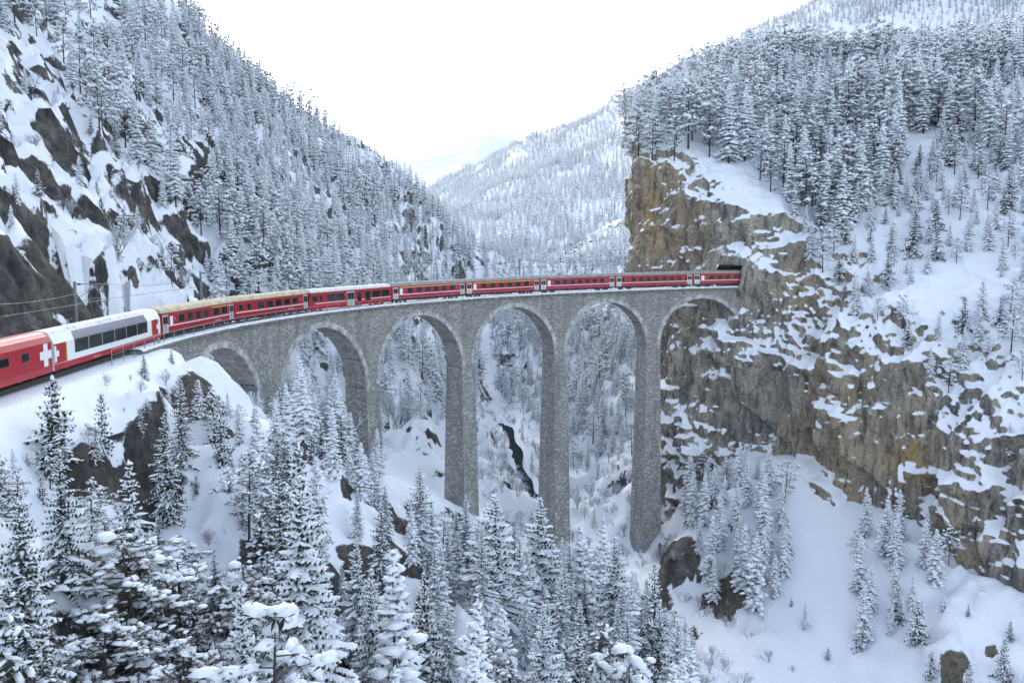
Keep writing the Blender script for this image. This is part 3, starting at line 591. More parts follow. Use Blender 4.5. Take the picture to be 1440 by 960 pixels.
PAR = [(1.0, 3.28), (.8, 3.46), (.4, 3.54), (0, 3.56)]
ALP = [(1.26, .40), (1.33, .9), (1.33, 2.7), (1.24, 2.98)]
ALR = [(1.28, 2.95), (1.12, 3.24), (.8, 3.42), (0, 3.46)]
def prism(prof, x0, x1, taper=0.0):          # closed symmetric section swept along x
    pts = prof+[(-y, z) for y, z in prof[::-1]]
    if abs(prof[-1][0]) < 1e-6: pts = prof+[(-y, z) for y, z in prof[::-1][1:]]
    k = len(pts); mb = MB(); v = [(x0+taper*max(0, z-1.6), y, z) for y, z in pts]+[(x1, y, z) for y, z in pts]
    mb.add(v, [(i, i+k, (i+1) % k+k, (i+1) % k) for i in range(k)]+[tuple(range(k)), tuple(range(k, 2*k))[::-1]]); return mb
def car(label, sa, sb, prof, roof, body, roofm, items, gap=.35, nose=0.0, group='coaches of the red train', name='railway_coach'):
    a, b = track(sa), track(sb); p1, p2 = Vector(track(sa+2.6)), Vector(track(sb-2.6)); t = (p2-p1).normalized(); n = Vector((-t.y, t.x, 0)).normalized(); u = t.cross(n)
    LN = sb-sa-gap; mid = (p1+p2)/2; org = mid-t*(LN/2)
    mw = Matrix(((t.x, n.x, u.x, org.x), (t.y, n.y, u.y, org.y), (t.z, n.z, u.z, org.z), (0, 0, 0, 1)))
    e = empty(name, mw=mw); tag(e, label, 'train car', group)
    bo = link('body', prism(prof, 0, LN, nose).mesh('body', [M[body]]), e)
    r = link('roof', prism(roof, nose*1.3, LN).mesh('roof', [M[roofm]], False), e)
    for sg in (-1, 1):
        for it in items:
            x0, x1, z0, z1, kind = it[:5]; x0, x1 = x0*LN, x1*LN; hw = 1.34 if prof in (PAP, PAP2) else 1.33
            if sg > 0 and kind in ('cross_r', 'cross_l', 'letters', 'digit'): continue
            def panel(nm, mat, par, d0=.0, d1=.014, g=0.0):
                mb = MB(); lo, hi = sorted((sg*(hw-.03+d0), sg*(hw+d1))); mb.box((x0-g, lo, z0-g), (x1+g, hi, z1+g)); return link(nm, mb.mesh(nm, [M[mat]]), par)
            if kind == 'window':
                w_ = panel('window', 'glass', e, 0, .012); mb = MB(); g = .045
                for q in ((x0-g, x1+g, z0-g, z0), (x0-g, x1+g, z1, z1+g), (x0-g, x0, z0, z1), (x1, x1+g, z0, z1)):
                    lo, hi = sorted((sg*(hw-.03), sg*(hw+.022))); mb.box((q[0], lo, q[2]), (q[1], hi, q[3]))
                fr = link('frame', mb.mesh('frame', [M['frame']]), w_)
            elif kind == 'door':
                dpart = panel('door', 'door', e, 0, .025); xm = (x0+x1)/2
                for q0, q1 in ((x0+.08, xm-.05), (xm+.05, x1-.08)):
                    mb = MB(); lo, hi = sorted((sg*(hw), sg*(hw+.032))); mb.box((q0, lo, z0+1.0), (q1, hi, z1-.22)); link('pane', mb.mesh('pane', [M['glass']]), dpart)
                mb = MB(); lo, hi = sorted((sg*(hw), sg*(hw+.05))); mb.box((xm-.02, lo, z0+.05), (xm+.02, hi, z1-.05)); link('seam', mb.mesh('seam', [M['frame']]), dpart)
            elif kind == 'tint':
                mb = MB(); zz = [(1.345, 2.52), (1.03, 3.225)]
                nrm = np.array([0, .7, .32])*.02
                v = [(x0, sg*(zz[0][0]+.012), zz[0][1]+.006), (x1, sg*(zz[0][0]+.012), zz[0][1]+.006), (x1-.25, sg*(zz[1][0]+.016), zz[1][1]), (x0+.25, sg*(zz[1][0]+.016), zz[1][1])]
                v += [(x, y-sg*.05, z-.02) for x, y, z in v]
                mb.add(v, [(0, 1, 2, 3), (4, 7, 6, 5), (0, 4, 5, 1), (1, 5, 6, 2), (2, 6, 7, 3), (3, 7, 4, 0)]); link('roof_window', mb.mesh('roof_window', [M['tint']]), e)
            elif kind in ('cross_r', 'cross_l'):      # white cross cut by the coach end
                c0 = it[0]*LN; zc = (z0+z1)/2; hgt = (z1-z0)/2; aw = hgt*.36; lo_, hi_ = (0.0, c0+hgt) if kind == 'cross_l' else (c0-hgt, LN)
                mb = MB()
                for q in ((max(lo_, c0-hgt), min(hi_, c0+hgt), zc-aw, zc+aw), (max(lo_, c0-aw), min(hi_, c0+aw), zc+aw, zc+hgt), (max(lo_, c0-aw), min(hi_, c0+aw), zc-hgt, zc-aw)):
                    if q[1] > q[0]: mb.box((q[0], -hw-.017, q[2]), (q[1], -hw+.02, q[3]))
                link('white_cross', mb.mesh('white_cross', [M['white']]), e)
            elif kind in ('letters', 'digit'):
                o = link('lettering' if kind == 'letters' else 'class_digit', text_mesh(it[6], z1-z0, it[5]), e); o.matrix_local = Matrix(((1, 0, 0, x0), (0, 0, -1, -hw-.018), (0, 1, 0, z0), (0, 0, 0, 1)))
            else: panel(it[6] if len(it) > 6 else kind, it[5], e, 0, it[7] if len(it) > 7 else .008)
    mb = MB(); mb.box((.4, -1.1, .42), (LN-.4, 1.1, .74)); mb.box((LN*.36, -1.15, .3), (LN*.62, 1.15, .5)); link('underframe', mb.mesh('underframe', [M['under']]), e)
    for xc in (2.6, LN-2.6):
        mb = MB(); mb.box((xc-1.5, -1.02, .38), (xc+1.5, -.85, .62)); mb.box((xc-1.5, .85, .38), (xc+1.5, 1.02, .62)); mb.box((xc-.25, -1, .4), (xc+.25, 1, .6)); bg = link('bogie', mb.mesh('bogie', [M['under']]), e)
        for dx in (-.95, .95):
            for y in (-.55, .55):
                mb = MB(); mb.tube([(xc+dx, y-.06, .36), (xc+dx, y+.06, .36)], .36, 14); link('wheel', mb.mesh('wheel', [M['wheel']]), bg)
    mb = MB(); mb.box((LN-.02, -.75, .85), (LN+gap+.02, .75, 2.95)); link('gangway', mb.mesh('gangway', [M['under']]), e)
    return e
def win(x0, x1, z0=1.72, z1=2.52): return (x0, x1, z0, z1, 'window')
def row(a, b, n, fill=.62, **k):
    p = (b-a)/n; return [win(a+i*p+p*(1-fill)/2, a+i*p+p*(1+fill)/2, **k) for i in range(n)]
STR = (0.07, .93, 1.40, 1.52, 'stripe', 'stripe', 'stripe')
DL, DR = (.012, .075, .74, 2.72, 'door'), (.925, .988, .74, 2.72, 'door')
WCP = (.10, .135, 1.45, 2.5, 'panel', 'white', 'frosted_panel')
def dig(x, t, z=2.05): return (x, x+.02, z, z+.34, 'digit', 'white', t)
LET = (.70, .9, .98, 1.24, 'letters', 'stripe', 'Rhätische Bahn')
S0 = -55.517; AL = 20.977
car('bright red coach with a large white cross, ahead of the white coach', -103, -79.9, PAP2, PAR, 'red2', 'skirt',
    [win(.32, .42, 1.75, 2.35), win(.62, .72, 1.75, 2.35), win(.80, .845, 1.75, 2.35), (.0, 1, .36, .88, 'skirt', 'skirt', 'skirt_panel'), (.958, 1, .93, 2.74, 'cross_r')], name='panorama_coach')
pan = car('white panorama coach with tall curved windows and red ends', -79.8, -56.0, PAP, PAR, 'white', 'rooflight',
    [(0, 1, .36, .86, 'skirt', 'red2', 'skirt_panel'), (0, .085, .90, 2.5, 'red', 'red2', 'red_end_panel'), (.90, .972, .90, 2.5, 'red', 'red2', 'red_end_panel'), (.085, .093, .9, 2.5, 'gold', 'gold', 'gold_line', .01), (.892, .90, .9, 2.5, 'gold', 'gold', 'gold_line', .01),
     (.005, 0, 1.05, 2.35, 'cross_l'), (.985, 0, .95, 2.45, 'cross_r'), (.15, .845, 0, 0, 'tint'), (.30, .5, .50, .72, 'letters', 'stripe', 'Rhätische Bahn')]+row(.15, .845, 6, .93, z0=1.42, z1=2.48), name='panorama_coach')
mb = MB(); rngs = np.random.default_rng(2)
for x in np.arange(3.2, 18.5, .5):
    for k in range(2):
        r = rngs.uniform(.2, .38); mb.add(LUMP*np.array([r*1.3, r, .09])+np.array([x+rngs.uniform(-.2, .2), rngs.uniform(-.75, .3), 3.5]), LF)
link('roof_snow', mb.mesh('roof_snow', [M['snow']], True), pan)['kind'] = 'stuff'
car('red coach with beige roof and a short yellow bar, coupled behind the white coach', S0, S0+18.4, EWP, EWR, 'red', 'roofbeige',
    [DL, DR, STR, WCP, dig(.155, '2'), dig(.795, '1', 2.12), LET, (.66, .925, 2.62, 2.72, 'bar', 'yellow', 'yellow_bar')]+row(.19, .63, 4, .62)+row(.66, .91, 2, .66))
car('red coach with beige roof, two small windows and one pale end door', S0+18.4, S0+36.8, EWP, EWR, 'red', 'roofbeige',
    [(.935, .998, .74, 2.8, 'door'), (.02, .93, 1.40, 1.52, 'stripe', 'stripe', 'stripe'), dig(.885, '2'), LET, win(.055, .10, 1.72, 2.45), win(.155, .20, 1.72, 2.45)]+row(.27, .87, 5, .66))
s = S0+36.8
car('red driving coach with sloped cab, double doors and frosty white roof', s, s+AL, ALP, ALR, 'red2', 'rooflight',
    [(.435, .525, .45, 2.72, 'door'), (.08, .42, 1.22, 1.34, 'stripe', 'stripe', 'stripe'), (.54, .985, 1.22, 1.34, 'stripe', 'stripe', 'stripe'), win(.045, .105, 1.6, 2.45), win(.125, .155, 1.6, 2.5), win(.205, .30, 1.6, 2.5), win(.31, .405, 1.6, 2.5),
     win(.56, .605, 1.1, 2.5), win(.655, .72, 1.1, 2.5), win(.745, .85, 1.5, 2.5), win(.865, .965, 1.5, 2.5), dig(.415, '2', 2.2)], nose=.55, name='driving_coach')
s += AL
spec = [('crimson first class coach with a long yellow bar, coupled to the driving coach', 1, 6), ('crimson first class coach with a long yellow bar, between two crimson coaches', 1, 6), ('crimson second class coach without yellow bar, behind the yellow-barred coaches', 0, 7), ('crimson second class coach, the last whole one before the tunnel', 0, 7), ('crimson coach running into the tunnel mouth', 0, 7)]
for i, (lb, yl, nw) in enumerate(spec):
    it = [DL, DR, STR, dig(.15 if i != 3 else .11, '1' if yl else '2'), dig(.87, '1' if yl else '2')]+row(.175, .87, nw, .56)
    if i != 3: it.append(WCP)
    else: it += [win(.085, .115), win(.895, .92)]
    if yl: it.append((.10, .92, 2.62, 2.74, 'bar', 'yellow', 'yellow_bar'))
    car(lb, s, s+18.4, EWP, EWR, 'red3' if i in (0, 2) else 'red', 'roofgrey', it); s += 18.4

# ------------------------------------------------------------------ trees
LUMP6 = np.array([(0, 0, 1.0)]+[(math.cos(a), math.sin(a), .25) for a in np.linspace(0, 2*math.pi, 6, endpoint=False)]+[(0, 0, -.35)])
LF6 = [(0, 1+i, 1+(i+1) % 6) for i in range(6)]+[(7, 1+(i+1) % 6, 1+i) for i in range(6)]
def frame_of(t):
    t = t/(np.linalg.norm(t)+1e-9); a = np.cross((0, 0, 1.), t); na = np.linalg.norm(a); a = a/na if na > 1e-4 else np.array([1., 0, 0]); return t, a, np.cross(t, a)
def lump(mb, p, t, lx, ly, lz, rng):
    t, a, b = frame_of(t); j = 1+rng.uniform(-.22, .22, (8, 1)); V = LUMP6*np.array([lx, ly, lz])*j
    mb.add(p+V[:, :1]*t+V[:, 1:2]*a+V[:, 2:]*b, LF6)
_a8 = np.linspace(0, 2*math.pi, 8, endpoint=False)
LUMP8 = np.array([(0, 0, 1.0)]+[(.62*math.cos(a), .62*math.sin(a), .72) for a in _a8]+[(math.cos(a), math.sin(a), .12) for a in _a8]+[(0, 0, -.3)])
LF8 = [(0, 1+i, 1+(i+1) % 8) for i in range(8)]+[(1+i, 9+i, 9+(i+1) % 8, 1+(i+1) % 8) for i in range(8)]+[(17, 9+(i+1) % 8, 9+i) for i in range(8)]
def lump8(mb, p, t, lx, ly, lz, rng):
    t, a, b = frame_of(t); j = 1+rng.uniform(-.28, .28, (18, 1)); V = LUMP8*np.array([lx, ly, lz])*j
    mb.add(p+V[:, :1]*t+V[:, 1:2]*a+V[:, 2:]*b, LF8)
def spray(mb, p, d, ln, w):                  # a flat needle-covered twig
    t, a, b = frame_of(d); mb.add([p, p+t*ln*.45+a*w, p+t*ln-b*0.08*ln, p+t*ln*.45-a*w], [(0, 1, 2, 3)])
def tree_meshes(name, fn):
    tr, cr_, sn = MB(), MB(), MB(); fn(tr, cr_, sn)
    return (tr.mesh(name+'_trunk', [M['bark']], True), cr_.mesh(name+'_crown', [M['needle_far' if '2_' in name else 'needle_frost' if '1_' in name else 'needle_pine' if 'pine' in name else 'needle']]), sn.mesh(name+'_snow', [M['snow']], True))
def spruce(seed, H=20., Rb=3.0, ws=.5, nb=6, step=.5, snow=1.0, lod=0, bare=.07):
    def fn(tr, cw_, sn):
        rng = np.random.default_rng(seed); bend = rng.uniform(-.25, .25, 2)
        axis_ = lambda z: np.array([bend[0]*(z/H)**2, bend[1]*(z/H)**2, z])
        tr.tube([axis_(z) for z in (-1.5, 0, H*.3, H*.7, H*.99)], [.021*H, .017*H, .012*H, .006*H, .01], 7 if lod == 0 else 4, caps=False)
        z = H*bare
        gap = rng.uniform(0, 6.28); gap0 = rng.uniform(0, 6.28)
        while z < H*.985:
            t = z/H; Lw = Rb*((1-t)**.82)*(1-.35*max(0, .18-t)/.18)+.12
            n = max(3, int(nb*(.55+.45*(1-t))+rng.random()))
            for k in range(n):
                az = gap+k*6.2832/n+rng.uniform(-.35, .35); Lb = Lw*rng.uniform(.55, 1.15)*(1+.18*math.cos(az-gap0))
                out = np.array([math.cos(az), math.sin(az), 0]); e0 = math.tan(math.radians(-12+42*t+rng.uniform(-9, 9))); sag = .52*(1-t*.6)
                zz = z+rng.uniform(-.3, .3)*ws; base = axis_(zz); m = max(2, int(round(Lb/step)))
                pt = lambda u: base+out*Lb*u+np.array([0, 0, Lb*(e0*u-sag*u*u+.16*u**4)])
                side = np.array([-out[1], out[0], 0])
                for i in range(m):
                    u = (i+.65)/m; p = pt(u); tg = pt(min(1.05, u+.1))-pt(u-.1)
                    tl = min(.95, .16+.36*Lb)*(1.05-.55*u)*rng.uniform(.75, 1.2)*(1.25 if lod else 1)
                    for sg in (-1, 1):
                        spray(cw_, p, tg/np.linalg.norm(tg)*.55+side*sg*.85+np.array([0, 0, -.45+.2*rng.random()]), tl, tl*.2+.03)
                        if lod == 0: spray(cw_, p-np.array([0, 0, .05]), side*sg*.35+tg/np.linalg.norm(tg)*.3+np.array([0, 0, -.9]), tl*.75, tl*.16+.03)
                    if i == m-1: spray(cw_, p, tg, tl*.9, .1)
                    if lod == 0 and i == 0 and rng.random() < .35+.65*snow:
                        k0 = max(3, int(Lb*2.6)); us = np.linspace(.12, 1.03, k0); rv = []
                        for q, uu in enumerate(us):
                            pc = pt(uu)+np.array([0, 0, .03]); ww = (.13+.062*Lb)*(1.15-.45*uu)*rng.uniform(.55, 1.45)*(.3 if q in (0, k0-1) else 1)*(.55+.5*snow)
                            gone = snow < .9 and rng.random() < .35
                            ww = .02 if gone else ww
                            for cc, hz_ in ((-1, -.35), (-.6, .35), (0, .62), (.6, .35), (1, -.35)): rv.append(pc+side*ww*cc*rng.uniform(.8, 1.2)+np.array([0, 0, ww*hz_*1.1]))
                        sn.add(rv, [(a_*5+b_, a_*5+b_+1, a_*5+b_+6, a_*5+b_+5) for a_ in range(k0-1) for b_ in range(4)])
                    if lod == 0:
                        for sg in (-1, 1):
                            if rng.random() < .85*snow: lump(sn, p+side*sg*tl*.45+np.array([0, 0, -.12*tl]), side*sg+tg*.6+np.array([0, 0, -.45]), tl*rng.uniform(.35, .65), .08+.14*tl, .07+.09*tl, rng)
                    elif rng.random() < snow*.93:
                        w_ = (.17+.24*tl+.035*Lb)*rng.uniform(.65, 1.4)*min(1.2, snow+.15)*(1.75 if lod == 1 else 1.3)
                        lump(sn, p+np.array([0, 0, .05]), tg, Lb/m*.85, w_, .1+.42*w_, rng)
            gap += 1.1; z += ws*(1.15-.5*t)*rng.uniform(.85, 1.15)
        lump(sn, axis_(H*.985), np.array([0, 0, 1.]), .3, .1, .1, rng)
    return tree_meshes('spruce%d_%d' % (lod, seed), fn)
def pine(seed, H=14., lod=0, snow=1.0, cap=1.0, start=.42):
    def fn(tr, cw_, sn):
        rng = np.random.default_rng(seed); b0 = rng.uniform(-.6, .6, 2)
        axis_ = lambda z: np.array([b0[0]*(z/H)**1.6, b0[1]*(z/H)**1.6, z])
        tr.tube([axis_(z) for z in (-1.5, 0, H*.35, H*.7, H*.96)], [.02*H, .016*H, .012*H, .007*H, .02], 7 if lod == 0 else 4, caps=False)
        nbr = 38 if lod == 0 else (24 if lod == 1 else 12)
        for k in range(nbr):
            t = start+(1-start)*(k+rng.random())/nbr; z = H*t; az = k*2.4+rng.uniform(-.5, .5)
            q = (t-start)/(1-start); Lb = H*.20*(.35+1.25*math.sin(math.pi*min(1, .18+q*.8)))*rng.uniform(.6, 1.15)*(.62 if q > .85 else 1)
            out = np.array([math.cos(az), math.sin(az), 0]); e = rng.uniform(-.05, .35); base = axis_(z)
            end = base+out*Lb+np.array([0, 0, Lb*e-.12*Lb]); midp = (base+end)/2+np.array([0, 0, .08*Lb]); tr.tube([base, midp, end], [.05, .035, .02], 4 if lod == 0 else 3, caps=False)
            nt_ = max(2, int(Lb*(7.5 if lod == 0 else 1.5 if lod == 1 else 1.0)))
            for i in range(nt_):
                u = .35+.7*(i+rng.random()*.6)/nt_; p = base+(end-base)*u+rng.normal(0, .22, 3)*np.array([1, 1, .5])*min(1, Lb)
                r = (.42+.22*rng.random())*(.56 if lod == 0 else 1.35 if lod == 1 else 1.8)
                for j in range(12 if lod == 0 else 7 if lod == 1 else 4):
                    dd = rng.normal(0, 1, 3); dd[2] = dd[2]*.6-.1; dd /= np.linalg.norm(dd)+1e-6; spray(cw_, p, dd, r*rng.uniform(.7, 1.35), r*(.11 if lod == 0 else .17))
                if rng.random() < snow*(.56 if lod == 0 else .9): (lump8 if lod == 0 else lump)(sn, p+np.array([0, 0, .16*r])+rng.normal(0, .08, 3), out+rng.normal(0, .8, 3)*np.array([1, 1, .5]), r*rng.uniform(.5, 1.3), r*rng.uniform(.45, 1.0), r*rng.uniform(.4, .75), rng)
        if cap > 1:
            for k in range(7):
                p = axis_(H*(.96-.05*k))+rng.normal(0, .35+.16*k, 3)*np.array([1, 1, .25]); lump8(sn, p, rng.normal(0, 1, 3)*np.array([1, 1, .1]), .7*cap*.5, .6*cap*.5, .42*cap*.5, rng)
    return tree_meshes('pine%d_%d' % (lod, seed), fn)
def shrub(seed, H=5., n=55, lod=0):
    rng = np.random.default_rng(seed); a, b = MB(), MB()
    def grow(p, d, ln, w, lev):
        e = p+d*ln; t, s1, s2 = frame_of(d)
        mbx = a if lev < 1 else b
        mbx.add([p-s1*w, p+s1*w, e+s1*w*.5, e-s1*w*.5], [(0, 1, 2, 3)]); mbx.add([p-s2*w, p+s2*w, e+s2*w*.5, e-s2*w*.5], [(0, 1, 2, 3)])
        if lev >= (3 if lod == 0 else 2): return
        for k in range(4 if lev else 5):
            nd = d*.9+rng.normal(0, .42, 3)+np.array([0, 0, .12]); nd /= np.linalg.norm(nd); grow(p+d*ln*rng.uniform(.45, 1), nd, ln*rng.uniform(.5, .72), w*.62, lev+1)
    for k in range(4 if lod == 0 else 3):
        d = np.array([rng.normal(0, .35), rng.normal(0, .35), 1.]); d /= np.linalg.norm(d); grow(np.array([rng.normal(0, .2), rng.normal(0, .2), -.3]), d, H*.42, .05 if lod == 0 else .08, 0)
    return (a.mesh('shrub_stem_%d' % seed, [M['twig']]), b.mesh('shrub_twigs_%d' % seed, [M['frost']]), None)
T0 = time_0 = None
KINDS = {'spruce0': [(spruce(i, 22, 4.9-.4*(i % 3), ws=.62, snow=1.0), 22) for i in range(4)],
         'sgreen0': [(spruce(20+i, 18, 3.6, ws=.55, step=.42, snow=.58), 18) for i in range(3)],
         'slim1': [(spruce(40+i, 18, 3.1+.35*(i % 3), ws=.85, nb=5, step=.85, lod=1, bare=.10), 18) for i in range(5)],
         'pine0': [(pine(60+i, 12, snow=.95, cap=1.9 if i % 2 else 1.0, start=.3), 12) for i in range(4)],
         'pine1': [(pine(80+i, 15, lod=1, start=.26), 15) for i in range(6)],
         'young0': [(spruce(100+i, 6, 1.7, ws=.42, nb=6, step=.4, snow=.55, bare=.03), 6) for i in range(3)],
         'shrub0': [(shrub(120+i), 5) for i in range(4)]}
LODS = {'far_spruce': [(spruce(200+i, 16, 3.2, ws=1.35, nb=5, step=1.3, lod=2, bare=.06), 16) for i in range(5)],
        'far_pine': [(pine(220+i, 15, lod=2, start=.3), 15) for i in range(3)],
        'shrub1': [(shrub(240+i, 5, lod=1), 5) for i in range(3)]}
NAMES = {'spruce0': 'spruce_tree', 'sgreen0': 'spruce_tree', 'slim1': 'spruce_tree', 'pine0': 'pine_tree', 'pine1': 'pine_tree', 'young0': 'young_spruce', 'shrub0': 'frosted_shrub'}
CATS = {'spruce_tree': 'spruce', 'pine_tree': 'pine', 'young_spruce': 'young spruce', 'frosted_shrub': 'shrub'}
COUNT = {}
def plant(kind, p, h, label, group, rng, wide=1.0):
    src = KINDS[kind]; (tm, cm, sm), H = src[int(rng.integers(len(src)))]; k = h/H; nm = NAMES[kind]
    e = empty(nm); e.matrix_world = Matrix.LocRotScale(Vector(p), Matrix.Rotation(rng.uniform(0, 6.28), 3, 'Z').to_quaternion(), Vector((k*wide, k*wide, k)))
    tag(e, label, CATS[nm], group)
    for part_, me_ in (('trunk' if kind != 'shrub0' else 'stem', tm), ('crown' if kind != 'shrub0' else 'twigs', cm), ('snow_load', sm)):
        if me_ is not None:
            o = link(part_, me_, e)
            if part_ == 'snow_load': o['kind'] = 'stuff'
    COUNT[nm] = COUNT.get(nm, 0)+1; return e
OCC = []                                        # trees already standing: x, y, radius
def free(x, y, r):
    if not OCC: return True
    a = np.array(OCC); return not np.any((a[:, 0]-x)**2+(a[:, 1]-y)**2 < (a[:, 2]+r)**2)
rng = np.random.default_rng(11)
# trees one can point at: trunk pixel column, pixel row of the top, depth, kind, label
HAND = [
    (697, 690, 86, 'spruce0', 'tall snow-laden spruce with long drooping arms, in front of the middle piers', 1.5),
    (762, 695, 97, 'spruce0', 'narrow snow-thick spruce just beside the tall drooping spruce', 1.3),
    (590, 648, 92, 'spruce0', 'broad green-flecked spruce rising before the third pier', 1.3), (530, 680, 96, 'spruce0', 'snow-heavy spruce between the broad green-flecked spruce and the slope', 1.3),
    (655, 690, 108, 'spruce0', 'spruce half hidden behind the tall drooping spruce', .9), (815, 735, 108, 'slim1', 'slim spruce at the foot of the fourth pier', 1.0), (862, 750, 98, 'spruce0', 'snow-covered spruce before the foot of the fifth pier', 1.3),
    (850, 725, 122, 'slim1', 'thin dark spruce tip before the tallest pier', .9), (922, 790, 92, 'sgreen0', 'sparse spruce standing by itself at the edge of the snowy clearing', .9), (455, 725, 82, 'spruce0', 'snow-laden spruce on the slope below the second arch', 1.0),
    (430, 560, 104, 'sgreen0', 'tall greenish spruce in front of the second arch', 1.0), (400, 600, 100, 'sgreen0', 'greenish spruce beside the first pier', .9), (495, 640, 118, 'slim1', 'slim spruce before the second pier', 1.0),
    (545, 878, 62, 'pine0', 'round snow-capped treetop like a white cushion, under the spruces', 1.5), (718, 932, 64, 'pine0', 'small snow-capped treetop in front of the tall drooping spruce', 1.2), (845, 880, 78, 'pine0', 'bushy snow-capped pine below the fourth arch spruces', 1.2),
    (68, 527, 57, 'young0', 'small dark young spruce just below the red coach', 1.25), (140, 548, 62, 'young0', 'thin young spruce on the snow slope below the white coach', .9), (125, 668, 52, 'pine0', 'bare-trunked pine standing alone on the snow slope', 1.1),
    (255, 610, 70, 'sgreen0', 'slender sparse spruce on the slope below the railing', .8), (185, 742, 46, 'pine0', 'pine with a big white snow cap on the lower slope', 1.4), (250, 752, 52, 'pine0', 'pine with a lumpy snow cap beside the big-capped pine', 1.3),
    (22, 692, 36, 'sgreen0', 'tall green-needled spruce at the foot of the near slope', 1.0), (-20, 740, 31, 'sgreen0', 'dense green spruce beside the tall green-needled spruce', 1.1), (300, 770, 56, 'sgreen0', 'open-crowned spruce among the snow-capped pines', 1.0), (345, 800, 52, 'spruce0', 'shaggy spruce on the lower slope', 1.1),
    (60, 860, 34, 'sgreen0', 'low bushy spruce under the green spruces', 1.3), (140, 850, 40, 'pine0', 'snow-capped pine with forked crown on the lower slope', 1.3), (225, 880, 42, 'spruce0', 'broad spruce with sagging snow on its boughs', 1.3), (330, 890, 46, 'pine0', 'pine with scattered snow pads low on the slope', 1.2),
    (400, 860, 56, 'sgreen0', 'mid-sized spruce at the lower end of the slope', 1.0), (440, 820, 66, 'spruce0', 'snow-laden spruce above the white cushion treetop', 1.0), (480, 790, 72, 'spruce0', 'white-boughed spruce at the foot of the slope beside the broad spruces', 1.0),
    (620, 760, 80, 'spruce0', 'snow-hung spruce crowding the tall drooping spruce', 1.0), (790, 800, 84, 'spruce0', 'dark-gapped spruce between the drooping spruce and the clearing', 1.0), (225, 500, 90, 'young0', 'young spruce clinging beside the viaduct abutment', 1.2), (205, 560, 78, 'young0', 'bushy young spruce under the abutment wall', 1.2)]
for px, py, dep, kind, lb, wd in HAND:
    p = at(px, py, dep); g = float(ground(p[0], p[1])); h = float(np.clip(p[2]-g, 2.2, 27)); 
    plant(kind, (p[0], p[1], g-.2), h, lb, None, rng, wd); OCC.append((p[0], p[1], 1.6))
# the woods: zones on the photograph, spacing in metres
from itertools import chain
def inpoly(px, py, poly):
    c = np.zeros(px.shape, bool); n = len(poly)
    for i in range(n):
        (x0, y0), (x1, y1) = poly[i], poly[i-1]
        c ^= ((y0 > py) != (y1 > py)) & (px < (x1-x0)*(py-y0)/(y1-y0+1e-9)+x0)
    return c
def scatter(Pg, Ng, n, seed, poly=None):
    """random points on a grid surface, area weighted"""
    r = np.random.default_rng(seed); a = np.linalg.norm(np.cross(Pg[1:, :-1]-Pg[:-1, :-1], Pg[:-1, 1:]-Pg[:-1, :-1]), axis=-1).ravel()
    if poly is not None: qc = to_px(Pg[:-1, :-1]).reshape(-1, 3); a = a*inpoly(qc[:, 0], qc[:, 1], poly)
    k = r.choice(a.size, n, p=a/a.sum()); w_ = Pg.shape[1]-1; j, i = k//w_, k % w_; u, v = r.random(n)[:, None], r.random(n)[:, None]
    p = (Pg[j, i]*(1-u)+Pg[j, i+1]*u)*(1-v)+(Pg[j+1, i]*(1-u)+Pg[j+1, i+1]*u)*v
    return p, np.abs(Ng[j, i, 2])
CAND = []        # (projected size, kind, p, h, label, group)
def zone(Pg, Ng, n, seed, poly, spacing, kinds, hr, label, group, nzmin=.35, far=None, clump=None, maxn=100000, sub=True, top=None):
    n = min(n, 40000 if n < 200000 else 110000); p, nz = scatter(Pg, Ng, n, seed, poly); q = to_px(p); r = np.random.default_rng(seed+1)
    ok = (nz > nzmin) & inpoly(q[:, 0], q[:, 1], poly)
    s_, o_ = near_track(p[:, 0], p[:, 1]) if Pg is not PF and Pg is not PK else (np.full(n, 200.), np.full(n, 99.)); hh = r.uniform(hr[0], hr[1], n)*(.8+.35*vnoise(p/25., 5))
    tz = track(s_, 0, 0)[:, 2]
    if top is not None:
        lim = np.interp(q[:, 0], *zip(*top)); hmax = (q[:, 1]-lim)/FOC*q[:, 2]/CP; hh = np.minimum(hh, hmax*r.uniform(.75, 1.0, n)); ok &= hh > hr[0]*.45
    ok &= ~((np.abs(o_) < 4.2+hh*.06) & (p[:, 2]+hh > tz-5) & (s_ < 86) & (p[:, 2] < tz+6))
    if clump is not None: ok &= fbm(p/clump[0], 3, seed) > clump[1]
    ok &= poly_dist(p[:, 0], p[:, 1], STREAM) > 3.0
    p, hh, q = p[ok], hh[ok], q[ok]; cell = {}; out = []
    for i in range(len(p)):
        c_ = (int(p[i, 0]//spacing), int(p[i, 1]//spacing)); bad = False
        for dx in (-1, 0, 1):
            for dy in (-1, 0, 1):
                for j in cell.get((c_[0]+dx, c_[1]+dy), ()):
                    if (p[j, 0]-p[i, 0])**2+(p[j, 1]-p[i, 1])**2 < spacing**2: bad = True
        if bad or (sub and not free(p[i, 0], p[i, 1], .8)): continue
        cell.setdefault(c_, []).append(i); out.append(i)
        if len(out) >= maxn: break
    names_, w_ = zip(*kinds); w_ = np.array(w_)/sum(w_)
    for i in out:
        kd = names_[int(r.choice(len(names_), p=w_))]; CAND.append((hh[i]/q[i, 2] if not kd.startswith('shrub') else .35*hh[i]/q[i, 2], kd, p[i], hh[i], label, group))
    return len(out)
PTn, NTn = PT, NT
FG_TOP = [(330, 640), (420, 600), (480, 660), (600, 690), (700, 730), (780, 740), (900, 800), (960, 860)]
